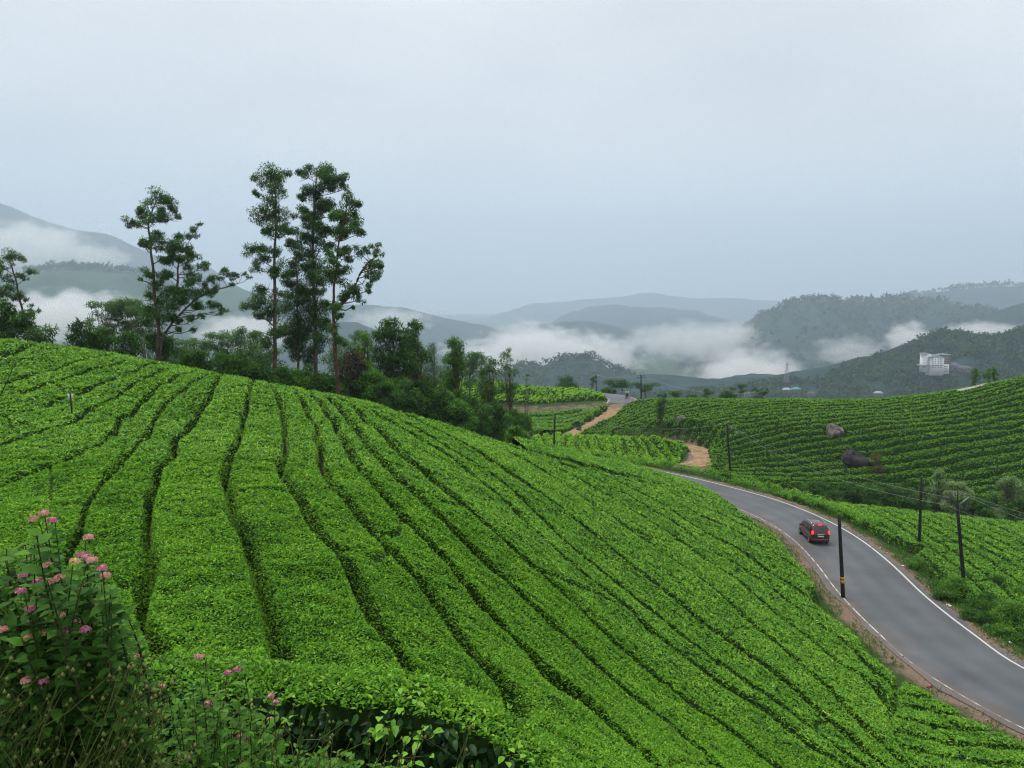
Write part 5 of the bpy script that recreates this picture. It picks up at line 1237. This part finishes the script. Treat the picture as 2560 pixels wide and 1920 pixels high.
skin('hair', [(0, -.02, 1.70, .10), (0, 0, 1.80, .09)], [(0, 1)], 'hair', rider)

# ------------------------------------------------------------------ sign, stick, litter
g = ray_ground(72.5, 412, TEA_H, 10, 60); sg = add('small_sign', None, label='small white sign board on a thin leaning post in the tea', cat='sign', loc=(g[0], g[1], float(Z(g[0], g[1]))))
Dg = g[1]; tp = at(70, 392, Dg) - np.array([g[0], g[1], float(Z(g[0], g[1]))])
MB().tube([(0, 0, -.2), tuple(tp)], .028, 6).add('post', [M['pole']], sg)
bc = (at(69.8, 396.5, Dg) - np.array([g[0], g[1], float(Z(g[0], g[1]))])); wpx = Dg / F_PX
MB().box(bc + np.array([0, .05, 0]), (5.6 * wpx, .012, 5.2 * wpx)).add('board', [M['white']], sg)
g = ray_ground(0, 396, TEA_H, 10, 60); MB().tube([g, (g + at(16, 361, g[1] + .4)) / 2 + np.array([.03, 0, .02]), at(16, 361, g[1] + .4)], [.022, .016, .008], 5).add('dead_stick', [M['pole']], label='bare dark stick leaning out of the tea at the left edge', cat='stick')
M['pk_white'] = mat_plain('white_plastic', (.7, .72, .74), .4); M['pk_blue'] = mat_plain('pale_blue_plastic', (.35, .5, .62), .35); M['pk_red'] = mat_plain('red_plastic', (.6, .06, .05), .4); M['pk_or'] = mat_plain('orange_wrapper', (.6, .3, .08), .5)
LT = [(930, 687, 'pk_red', .24, 'red and blue plastic packet at the near road edge'), (987, 625.5, 'pk_blue', .26, 'crushed pale blue bottle on the far verge near the right edge'), (949, 606.5, 'pk_white', .3, 'white bag lying on the far verge below the bracket pole'), (903, 566.5, 'pk_white', .22, 'white scrap beside the verge weeds near the straight pole'), (939, 600, 'pk_or', .2, 'brown wrapper on the far verge before the white bag'), (1002, 637, 'pk_or', .26, 'orange-brown wrapper among the rubble at right'), (881, 548, 'pk_white', .18, 'tiny white scrap on the verge level with the car'), (1010, 643, 'pk_white', .2, 'pale scrap on the rubble at the right edge'), (887, 553, 'pk_or', .16, 'yellowish scrap on the verge past the car'), (843, 526, 'pk_white', .16, 'white scrap by the hedge gap')]
for i, (u, v, mt, sz, lab) in enumerate(LT):
    p = ground_at(u, v, 0, 20); rng = np.random.default_rng(400 + i); bm = bmesh.new(); bmesh.ops.create_icosphere(bm, subdivisions=2, radius=1)
    for vv in bm.verts: vv.co = Vector(np.array(vv.co) * np.array([sz * .6, sz * .4, sz * .3]) * rng.uniform(.6, 1.25))
    me = bpy.data.meshes.new('litter_scrap'); bm.to_mesh(me); bm.free(); me.materials.append(M[mt])
    if i == 0:
        me.materials.append(mat_plain('blue_plastic', (.05, .08, .4), .4))
        for q in me.polygons: q.material_index = int(q.center.x > 0.02)
    o = add('litter_scrap', me, label=lab, cat='litter', group='scraps of litter along the road', loc=(p[0], p[1], max(p[2], float(Z(p[0], p[1]))) + sz * .2)); o.rotation_euler = (0, 0, i)
# loose stones on the verges
rng = np.random.default_rng(77); mb = MB()
for i in range(900):
    q = rng.integers(4, 75); sd_ = rng.choice([-1, 1], p=[.35, .65]); L_ = ROAD; T_ = L_[q + 1] - L_[q]; T_ /= np.linalg.norm(T_); o_ = sd_ * (3.3 + abs(rng.normal(0, .45)))
    x, y = L_[q, 0] + T_[1] * o_ + rng.uniform(-.5, .5), L_[q, 1] - T_[0] * o_ + rng.uniform(-.5, .5); r = rng.uniform(.02, .075)
    mb.box((x, y, float(Z(x, y)) + r * .5), (r * 2, r * 1.6, r * 1.4), rot=rng.random() * 3, taper=.6, tint=rng.random())
M['stones'] = mat_leaf('verge_stone', [(0, (.12, .085, .06)), (1, (.34, .29, .25))], .9, .1, 0)
mb.add('gravel', [M['stones']], kind='stuff', label='scattered stones and grit on the road verges', cat='gravel')
# verge grass
rng = np.random.default_rng(78); mb = MB(); C = []
for q in range(4, 100):
    T_ = ROAD[q + 1] - ROAD[q]; T_ = T_ / np.linalg.norm(T_)
    for sd_, n, lo, hi in ((1, 190, 3.5, 6.2), (-1, 90, 3.4, 5.6)):
        o_ = rng.uniform(lo, hi, n); a = rng.uniform(-.5, .5, n)
        C.append(np.stack([ROAD[q, 0] + T_[1] * o_ * sd_ + T_[0] * a, ROAD[q, 1] - T_[0] * o_ * sd_ + T_[1] * a], 1))
C = np.vstack(C); C = C[vnoise(C[:, 0] / 1.3, C[:, 1] / 1.3, 8) > .40]; n = len(C)
C = np.concatenate([C, Z(C[:, 0], C[:, 1])[:, None]], 1); A = rng.normal(0, .5, (n, 3)); A[:, 2] = 1
mb.leaves(C, A, rand_unit(n, rng), rng.uniform(.10, .34, n), .05, 0, np.clip(rng.normal(.5, .2, n), 0, 1))
mb.add('grass', [M['brightleaf']], kind='stuff', label='rough green grass along the road verges', cat='grass')

# ------------------------------------------------------------------ hotel, village, pylon on the far hill
M['vwall'] = mat_plain('weathered_white_wall', (.17, .17, .16), .8, 0, .3, .5); M['hwall'] = mat_plain('white_wall', (.80, .80, .80), .8, 0, .06, .3); M['hbrown'] = mat_plain('brown_cladding', (.16, .075, .055), .8); M['hroof'] = mat_plain('grey_roof', (.33, .37, .39), .7); M['hglass'] = mat_plain('dark_window', (.03, .04, .05), .3); M['slate'] = mat_plain('slate_roof', (.09, .10, .12), .8); M['green_roof'] = mat_plain('green_roof', (.10, .28, .24), .7)
DH = 747.0
def fpx(u0, u1, v0, v1, D, depth, extra=0.0):
    a = at(u0, v0, D); b = at(u1, v1, D); return ((a[0] + b[0]) / 2, D + depth / 2, (a[2] + b[2] - extra) / 2), (b[0] - a[0], depth, a[2] - b[2] + extra)
hotel = add('hotel', None, label='white multi-storey hotel with brown block on the wooded hill', cat='building')
def hb(name, mat, *a, **k): c, d = fpx(*a, **k); return MB().box(c, d).add(name, [M[mat]], hotel)
wm_ = hb('main_wall', 'hwall', 930.8, 943.4, 357.6, 374.5, DH, 9, extra=1)
wl_ = hb('stair_wing', 'hwall', 924.5, 930.7, 354.3, 366, DH + 2, 8, extra=6)
wb_ = hb('brown_block', 'hbrown', 943.5, 950, 355.3, 364, DH + 1.5, 9, extra=6)
wa_ = hb('annex_wall', 'hwall', 943.5, 948.8, 364.3, 373, DH - .5, 6, extra=1)
hb('podium', 'hroof', 921.8, 930.7, 365.0, 366.0, DH - 2, 9)
hb('roof', 'hroof', 930, 944, 356.6, 357.5, DH - .8, 11); hb('roof', 'hroof', 942.5, 951, 354.4, 355.2, DH + .6, 11); hb('roof', 'hroof', 923.8, 929.5, 353.4, 354.2, DH + 1, 9); hb('roof', 'hroof', 928.5, 940, 354.9, 356.4, DH + 3, 6)
for r in range(5):
    for c in range(4):
        u = 932.9 + c * 2.65; v = 359.2 + r * 1.95 + (.5 if r > 2 else 0)
        cc, dd = fpx(u - .55 - (.45 if r == 3 else 0), u + .55 + (.45 if r == 3 else 0), v - .42, v + .42, DH - .02, .12); cc = (cc[0], DH - .03, cc[2])
        MB().box(cc, dd).add('window', [M['hglass']], wm_)
for r in range(4):
    cc, dd = fpx(927.3, 930.3, 358.6 + r * 1.75, 359.2 + r * 1.75, DH + 2, .1); MB().box((cc[0], DH + 1.97, cc[2]), dd).add('balcony_slot', [M['hglass']], wl_)
for r in range(4):
    cc, dd = fpx(944.5, 947.5, 357.2 + r * 1.6, 357.7 + r * 1.6, DH + 1.5, .1); MB().box((cc[0], DH + 1.47, cc[2]), dd).add('window', [M['hroof']], wb_)
for r in range(3):
    cc, dd = fpx(944.4, 947.4, 366.3 + r * 2.2, 367.1 + r * 2.2, DH - .5, .1); MB().box((cc[0], DH - .53, cc[2]), dd).add('window', [M['hglass']], wa_)
def house(u0, u1, v0, v1, D, roofmat, label, wall='vwall', hip=.5):
    c, d = fpx(u0, u1, (v0 + v1) / 2, v1, D, (u1 - u0) * D / F_PX * .7, extra=2); h = add('village_house', None, label=label, cat='house', group='houses on the far hill')
    w = MB().box(c, d).add('wall', [M[wall]], h)
    zt = c[2] + d[2] / 2; rh = (v1 - v0) / 2 * D / F_PX; x, y = d[0] * .58, d[1] * .6
    P = np.array([[-x, -y, 0], [x, -y, 0], [x, y, 0], [-x, y, 0], [-x * hip, 0, rh], [x * hip, 0, rh], [-x, -y, -.12], [x, -y, -.12], [x, y, -.12], [-x, y, -.12]]) + np.array([c[0], c[1], zt + .13])
    MB().put(P, [[[0, 1, 5, 4], [2, 3, 4, 5], [6, 9, 8, 7], [0, 6, 7, 1], [1, 7, 8, 2], [2, 8, 9, 3], [3, 9, 6, 0]], [[1, 2, 5], [3, 0, 4]]]).add('roof', [M[roofmat]], h)
    for q in (-.28, .0, .28):
        MB().box((c[0] + q * d[0], c[1] - d[1] / 2 - .02, zt - rh * .45), (d[0] * .14, .1, rh * .4)).add('window', [M['hglass']], w)
for a in [(949, 961, 363, 370, 748.2, 'slate', 'long slate-roofed building right of the hotel'), (960, 972, 366, 371, 742.4, 'slate', 'low dark-roofed building farthest right of the hotel'), (784, 791, 388, 392, 725, 'hroof', 'grey-roofed house left of the green roof below the pylon'), (793, 801, 387.5, 391.5, 725, 'green_roof', 'green-roofed house below the pylon'), (809, 816, 392, 395.5, 717.75, 'slate', 'white houses right of the green roof, seen over the tea crest'), (876, 883, 391.5, 395, 710.5, 'hroof', 'pagoda-like pale roof house over the tea crest'), (927, 939, 394.5, 398.5, 681.5, 'hroof', 'flat pale house just above the tea crest'), (745, 751, 392, 396, 725, 'slate', 'small pale house left of the pylon hill')]: house(*a)
tb0 = at(786.5, 380, 812); tt0 = at(786.5, 362.5, 812); Ht = tt0[2] - tb0[2]
tw = add('lattice_pylon', None, label='steel lattice power pylon on the wooded knoll', cat='pylon', loc=(tb0[0], 812, tb0[2] - 3))
Ht += 3; lw = lambda z: 2.0 * (1 - z / Ht) + .3
for sx, sy in ((-1, -1), (1, -1), (1, 1), (-1, 1)):
    MB().tube([(sx * lw(z), sy * lw(z), z) for z in np.linspace(0, Ht * .98, 6)], .13, 4).add('leg', [M['steel']], tw)
br = MB(); zs = np.linspace(0, Ht * .95, 8)
for z0, z1 in zip(zs[:-1], zs[1:]):
    for sx, sy, tx, ty in ((-1, -1, 1, -1), (1, -1, 1, 1), (1, 1, -1, 1), (-1, 1, -1, -1)):
        br.tube([(sx * lw(z0), sy * lw(z0), z0), (tx * lw(z1), ty * lw(z1), z1)], .07, 4, cap=False); br.tube([(tx * lw(z0), ty * lw(z0), z0), (sx * lw(z1), sy * lw(z1), z1)], .07, 4, cap=False)
b_ = br.add('lattice_bracing', [M['steel']], tw); b_['kind'] = 'stuff'
for k, (z, w) in enumerate(((.58, 6), (.73, 7), (.87, 5))): MB().box((0, 0, Ht * z), (w * 1.4, .3, .28)).add('crossarm', [M['steel']], tw)
MB().tube([(0, 0, Ht * .95), (0, 0, Ht * 1.04)], .1, 4).add('top_peak', [M['steel']], tw)
# ------------------------------------------------------------------ foreground plants on the bank
M['lantana'] = mat_leaf('rough_lantana_leaf', [(0, (.02, .065, .012)), (.5, (.055, .155, .022)), (1, (.13, .30, .04))], .65, .1, .3)
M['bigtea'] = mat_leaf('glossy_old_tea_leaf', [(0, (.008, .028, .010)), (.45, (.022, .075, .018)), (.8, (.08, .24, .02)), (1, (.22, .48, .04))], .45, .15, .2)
M['herb'] = mat_leaf('soft_herb_leaf', [(0, (.025, .08, .012)), (.5, (.075, .20, .022)), (1, (.16, .36, .05))], .65, .1, .35)
M['stalk'] = mat_leaf('weed_stalk', [(0, (.05, .10, .02)), (.5, (.12, .17, .04)), (1, (.22, .22, .08))], .7, .1, .2)
M['petal'] = mat_leaf('lantana_petal', [(0, (.72, .20, .42)), (.4, (.85, .42, .55)), (.6, (.82, .48, .28)), (1, (.88, .70, .38))], .6, .1, .25)
M['twig'] = mat_plain('green_brown_twig', (.06, .07, .03), .8, 0, .3, 30, .1)

def gz(x, y): return float(Z(x, y))
def leafy_stem(wood, fol, a, b, rng, L, step, r=.006, bow=.15, tb=.45, kind='pair', wide=.62, start=.25):
    a = np.array(a, float); b = np.array(b, float); n = 9; t = np.linspace(0, 1, n)[:, None]
    side = rand_unit(1, rng)[0] * np.array([1, 1, .1]) * bow * np.linalg.norm(b - a)
    P = a * (1 - t) + b * t + side * np.sin(t * math.pi * .8) * .6
    wood.tube(P, np.linspace(r, r * .35, n), 5, cap=False)
    ln = np.linalg.norm(b - a); m = max(2, int(ln * (1 - start) / step))
    ts = np.linspace(start, 1, m); Q = np.stack([np.interp(ts, t[:, 0], P[:, d]) for d in range(3)], 1)
    T = np.gradient(Q, axis=0) if m > 2 else np.repeat((Q[1] - Q[0])[None], m, 0); T /= np.linalg.norm(T, axis=1, keepdims=True) + 1e-9
    ph = np.arange(m) * 1.57 + rng.random() * 6
    for s in (0, math.pi):
        d = np.stack([np.cos(ph + s), np.sin(ph + s), 0 * ph], 1); d = d + T * rng.uniform(.1, .7, (m, 1)); d[:, 2] += rng.normal(-.1, .3, m)
        N = T + d * .25 + rng.normal(0, .25, (m, 3)) + np.array([[0, 0, .6]])
        l = L * rng.uniform(.65, 1.2, m) * np.where(ts > .93, .6, 1)
        fol.broad(Q, d, N, l, l * wide, 0, np.clip(rng.normal(tb, .16, m) + .25 * (ts > .9), 0, 1))
    return P[-1]

def flower_head(p, rng, col, parent, off, r=.0150):
    mb = MB(); n = 34; d = rand_unit(n, rng); d[:, 2] = np.abs(d[:, 2]) * .9 - .1
    C = p + d * r * np.array([[1, 1, .55]]) - off
    for k in range(4):
        A = np.cross(d, rand_unit(n, rng)) + d * .25
        rim = 1 - np.clip(d[:, 2], 0, 1)
        base = {'p': .12, 'm': .2, 'o': .5, 'y': .8}[col]
        t = np.clip(base + (.62 * (rim < .35) if col in 'pm' else 0) + rng.normal(0, .1, n), 0, 1)
        mb.leaves(C, A, d,   .0078 * rng.uniform(.8, 1.2, n), .0068, 0, t, .1)
    mb.add('flower_head', [M['petal']], parent)

Z7 = (.17356, 0.0, 480.0)
FL = [(250,190,'o'),(190,225,'o'),(300,232,'p'),(470,430,'p'),(500,445,'m'),(430,470,'y'),(530,462,'o'),(590,508,'p'),(610,550,'o'),(135,545,'p'),(218,580,'p'),(288,585,'o'),(340,565,'o'),(120,640,'p'),(460,610,'y'),(200,700,'p'),(170,742,'p'),(630,670,'p'),(160,905,'y'),(280,770,'o'),(345,780,'o'),(435,820,'o'),(380,875,'p'),(490,860,'p'),(330,912,'m'),(350,1115,'p'),(250,1162,'p'),(150,1155,'o'),(270,490,'o'),(565,712,'y'),(510,330,'o'),(10,860,'o'),(240,882,'y')]
rng = np.random.default_rng(500)
base0 = np.array([-1.72, 3.05, gz(-1.72, 3.05)])
lan = add('lantana_bush', None, label='tall lantana bush with pink and orange flower heads in the near left corner', cat='flowering bush', loc=tuple(base0))
lw_, lf_ = MB(), MB()
def z7(x, y, D): return at(Z7[1] + Z7[0] * x, Z7[2] + Z7[0] * y, D)
for x, y, c in FL:
    D = 2.62 + rng.normal(0, .06); tip = z7(x, y, D)
    b = base0 + np.array([np.clip(rng.normal(-.1, .16), -.45, .2), rng.normal(0, .15), 0]); mid_ = b * .42 + tip * .58 + np.array([rng.normal(0, .06), rng.normal(0, .05), -.05])
    leafy_stem(lw_, lf_, b - base0, mid_ - base0, rng, .060, .046, .008, .08, .30, start=.35)
    leafy_stem(lw_, lf_, mid_ - base0, tip - np.array([0, 0, .012]) - base0, rng, .055, .04, .0045, .06, .42, start=.1)
    flower_head(tip, rng, c, lan, base0)
for k in range(320):     # leafy shoots filling the bush outline
    u = rng.uniform(-30, 138); top = np.interp(u, [-30, 20, 45, 75, 105, 125, 138], [560, 542, 526, 546, 572, 612, 652]); v = top + (790 - top) * rng.random() ** 1.1
    D = 3.0 + rng.normal(0, .22); tip = at(u, v, D); b = base0 + np.array([np.clip(rng.normal(-.1, .2), -.5, .3), rng.normal(0, .2), rng.random() * .5])
    s_ = tip + (b - tip) * min(1, .45 / (np.linalg.norm(tip - b) + 1e-6))
    leafy_stem(lw_, lf_, s_ - base0, tip - base0, rng, .060, .034, .005, .10, .36 + .2 * rng.random(), start=.05)
lw_.add('stem', [M['twig']], lan); lf_.add('foliage', [M['lantana']], lan)

# trailing vine along the bush's right side
# small flowering herbs right of the bush
HF = [(790,1020,'p'),(800,1052,'p'),(165,1245,'p'),(935,1190,'p'),(1140,1015,'o'),(1315,1110,'p'),(1365,1090,'p'),(1200,1285,'p'),(1560,1245,'p'),(1590,1280,'p'),(1555,1380,'m'),(1385,1480,'p'),(1415,1500,'p'),(815,1340,'m'),(690,1040,'o'),(1160,1020,'o')]
hl = ['at the right flank of the bush, upper bloom','at the right flank of the bush, lower bloom','low under the bush at left','between the bush and the clipped hedge','farthest back before the first tea row','left bloom of the pair by the hedge corner','right bloom of the pair by the hedge corner','in the middle of the weeds','upper bloom beside the dark hedge face','lower bloom beside the dark hedge face','below the two blooms on the dark hedge face','left bloom in the bottom weeds','right bloom in the bottom weeds','white-pink bloom below the bush flank','orange bud on the bush flank','small orange twin bloom at the tea edge']
for i, (x, y, c) in enumerate(HF):
    D = 3.4 + .5 * rng.random(); tip = z7(x, y, D); g0 = np.array([tip[0] + rng.normal(0, .1), tip[1] + rng.normal(0, .1), 0]); g0[2] = gz(g0[0], g0[1])
    r_ = add('lantana_sprig', None, label='slender lantana sprig with one flower head ' + hl[i], cat='flower', group='lantana sprigs among the weeds', loc=tuple(g0)); w_, f_ = MB(), MB()
    leafy_stem(w_, f_, g0 - g0, tip - g0 - np.array([0, 0, .012]), rng, .062, .07, .005, .08, .5, start=.3)
    flower_head(tip, rng, c, r_, g0, .017); w_.add('stem', [M['twig']], r_); f_.add('foliage', [M['herb']], r_)

# wiry weeds with bud heads, lower left
mbs = MB(); mbl = MB()
def bud(mb, p, r, t):
    P = np.array([[r, 0, 0], [0, r, 0], [-r, 0, 0], [0, -r, 0], [0, 0, 1.5 * r], [0, 0, -1.2 * r]]) + p
    mb.put(P, [[[0, 1, 4], [1, 2, 4], [2, 3, 4], [3, 0, 4], [1, 0, 5], [2, 1, 5], [3, 2, 5], [0, 3, 5]]], 0, t)
def wiry(u, v, D, rng, lean):
    tip = at(u, v, D); b = np.array([tip[0] - lean + rng.normal(0, .08), tip[1] + rng.normal(0, .1), 0]); b[2] = gz(b[0], b[1])
    t = np.linspace(0, 1, 7)[:, None]; P = b * (1 - t) + tip * t; P[:, 0] += -.10 * np.sin(t[:, 0] * math.pi); P[1:-1] += rng.normal(0, .008, (5, 3))
    mbs.tube(P, np.linspace(.0032, .0014, 7), 4, 0, .5 + rng.normal(0, .2), cap=False); bud(mbs, tip, .008, .85)
    for _ in range(rng.integers(2, 6)):
        j = rng.integers(2, 6); e = P[j] + np.array([rng.normal(.05, .07), rng.normal(0, .05), rng.uniform(.05, .17)])
        mbs.tube([P[j], (P[j] + e) / 2 + rng.normal(0, .012, 3), e], [.0018, .0014, .0011], 3, 0, .55, cap=False); bud(mbs, e, rng.uniform(.005, .009), rng.choice([.6, .9, 1.0]))
for k in range(105): wiry(rng.uniform(-10, 180), rng.uniform(655, 770), rng.uniform(2.3, 3.0), rng, rng.uniform(.1, .35))
for k in range(26): wiry(rng.uniform(180, 330), rng.uniform(690, 770), rng.uniform(2.8, 3.6), rng, rng.uniform(-.1, .2))
for k in range(16): wiry(rng.uniform(330, 480), rng.uniform(725, 770), rng.uniform(2.8, 3.4), rng, rng.uniform(-.2, .1))
mbs.add('weeds', [M['stalk']], kind='stuff', label='wiry flowering weeds with small bud heads along the bottom left', cat='weeds')
# leafy ground herbs
hw, hf = MB(), MB()
for k in range(560):
    u = rng.uniform(-20, 470); top = np.interp(u, [-20, 120, 200, 255, 290, 400, 470], [720, 692, 678, 704, 742, 764, 785]); v = top + (800 - top) * rng.random()
    D = rng.uniform(3.0, 4.3); tip = at(u, v, D); b = np.array([tip[0] + rng.normal(0, .08), tip[1] + rng.normal(0, .08), 0]); b[2] = gz(b[0], b[1])
    s_ = tip + (b - tip) * min(1, .28 / (np.linalg.norm(tip - b) + 1e-6))
    leafy_stem(hw, hf, s_, tip, rng, rng.choice([.035, .05, .065]), .035, .003, .1, .42 + .2 * rng.random(), wide=rng.choice([.5, .65]), start=.1)
hf.add('undergrowth', [M['herb']], kind='stuff', label='soft leafy herbs covering the bank below the clipped hedge', cat='undergrowth')
hw.add('undergrowth_stems', [M['twig']], kind='stuff', label='thin stems of the herbs covering the bank', cat='undergrowth')

# clipped hedge in front of the first tea rows, with its dark open face
def hedge_top(u): return np.interp(u, [150, 240, 300, 400, 440, 490, 540, 600], [662, 668, 674, 678, 688, 710, 744, 790])
he = add('boundary_hedge', None, label='clipped hedge with dark glossy face closing the near end of the tea rows', cat='hedge')
core, dl, tl = MB(), MB(), MB()
us = np.linspace(140, 590, 90); T5 = at(us, hedge_top(us) + 4, 5.3)
prof = [(-.30, -1.4), (-.27, -.22), (-.18, -.09), (0, -.07), (.18, -.09), (.27, -.25), (.30, -1.6)]
G = np.array([[(p[0], p[1] + dy, p[2] + dz) for dy, dz in prof] for p in T5]); kk = len(prof)
i = (np.arange(len(us) - 1)[:, None] * kk + np.arange(kk - 1)[None]).ravel()
core.put(G.reshape(-1, 3), [np.stack([i, i + kk, i + kk + 1, i + 1], 1)]); core.add('inner_twigs', [M['tea_core']], he)
n = 2600; q = rng.integers(0, 89, n); fr = rng.random(n)[:, None]; P = T5[q] * (1 - fr) + T5[q + 1] * fr          # face leaves
P = P + np.stack([rng.normal(0, .03, n), -.28 + rng.normal(0, .05, n), -.06 - rng.random(n) ** .9 * 1.05], 1)
A = np.stack([rng.normal(0, .7, n), -.6 - rng.random(n), rng.normal(-.25, .6, n)], 1); N = np.stack([rng.normal(0, .4, n), -.6 * np.ones(n), rng.uniform(.2, 1.0, n)], 1)
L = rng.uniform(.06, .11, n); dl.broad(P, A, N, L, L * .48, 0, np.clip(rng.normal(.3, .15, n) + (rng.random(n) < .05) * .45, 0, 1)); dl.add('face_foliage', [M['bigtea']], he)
n = 6500; q = rng.integers(0, 89, n); fr = rng.random(n)[:, None]; P = T5[q] * (1 - fr) + T5[q + 1] * fr          # clipped top
oy = rng.uniform(-.26, .28, n); P = P + np.stack([rng.normal(0, .02, n), oy, -.045 - .20 * np.clip(np.abs(oy) - .2, 0, 1) + rng.normal(0, .018, n)], 1)
ph = rng.random(n) * 6.28; ta = rng.uniform(0, 1.0, n); A = np.stack([np.cos(ph) * np.cos(ta), np.sin(ph) * np.cos(ta), np.sin(ta)], 1); N = np.stack([rng.normal(0, .4, n), rng.normal(0, .4, n), np.ones(n)], 1)
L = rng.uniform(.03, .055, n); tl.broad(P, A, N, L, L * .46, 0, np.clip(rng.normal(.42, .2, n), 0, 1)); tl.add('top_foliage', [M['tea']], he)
# fresh shoots hanging out of the hedge face
def shoot(pts, label, D0, Ls):
    b = at(*pts[0], D0 + .12); r_ = add('leafy_shoot', None, label=label, cat='shoot', group='fresh shoots on the hedge face', loc=tuple(b)); w_, f_ = MB(), MB()
    for (u, v) in pts[1:]:
        tip = at(u, v, D0 - .08 + rng.normal(0, .03)); w_.tube([b - b, (tip - b) * .6, tip - b], [.004, .003, .002], 4, cap=False)
        A = np.array([[rng.normal(0, .5), -.5, rng.normal(.05, .3)]]) + (tip - b)[None] / (np.linalg.norm(tip - b) + .01) * .9
        f_.broad((tip - b)[None] - A * Ls * .3, A, np.array([[rng.normal(0, .25), -.5, 1.]]), Ls * rng.uniform(.85, 1.2), Ls * .55, 0, np.clip(rng.normal(.97, .05), 0, 1))
    w_.add('stem', [M['twig']], r_); f_.add('leaves', [M['bigtea']], r_)
PX8 = lambda x, y: (200 + .15551 * x, 600 + .15551 * y)
shoot([PX8(1200, 800)] + [PX8(*q) for q in [(1185,715),(1265,720),(1290,700),(1155,755),(1215,780),(1155,815),(1255,825),(1105,840),(1130,870),(1165,865),(1190,845)]], 'bright yellow-green leaf cluster in the middle of the dark hedge face', 4.86, .105)
shoot([PX8(580, 770)] + [PX8(*q) for q in [(605,745),(545,770),(575,790),(655,660)]], 'pale green leaves at the left end of the dark hedge face', 4.78, .10)
shoot([PX8(1440, 840)] + [PX8(*q) for q in [(1450,815),(1410,885),(1490,880),(1540,840),(1420,840),(1330,895),(1395,930)]], 'mid green leaf cluster at the right end of the dark hedge face', 4.86, .105)
shoot([PX8(1340, 620)] + [PX8(*q) for q in [(1290,575),(1345,625),(1395,540),(1400,590),(1270,615),(1380,650),(1420,670),(1310,640)]], 'fresh leaf shoots on the upper right corner of the hedge', 5.02, .075)
shoot([PX8(1290, 1020)] + [PX8(*q) for q in [(1295,1035),(1350,1050),(1410,1050),(1260,1000),(1490,1000),(1320,985)]], 'dark green leaf cluster at the bottom below the bright leaves', 4.5, .075)
shoot([PX8(2000, 1000)] + [PX8(*q) for q in [(1940,1020),(2000,960),(2080,1000),(2130,1030),(1980,1050),(2060,930)]], 'light green leaf cluster at the bottom right of the hedge', 4.5, .08)
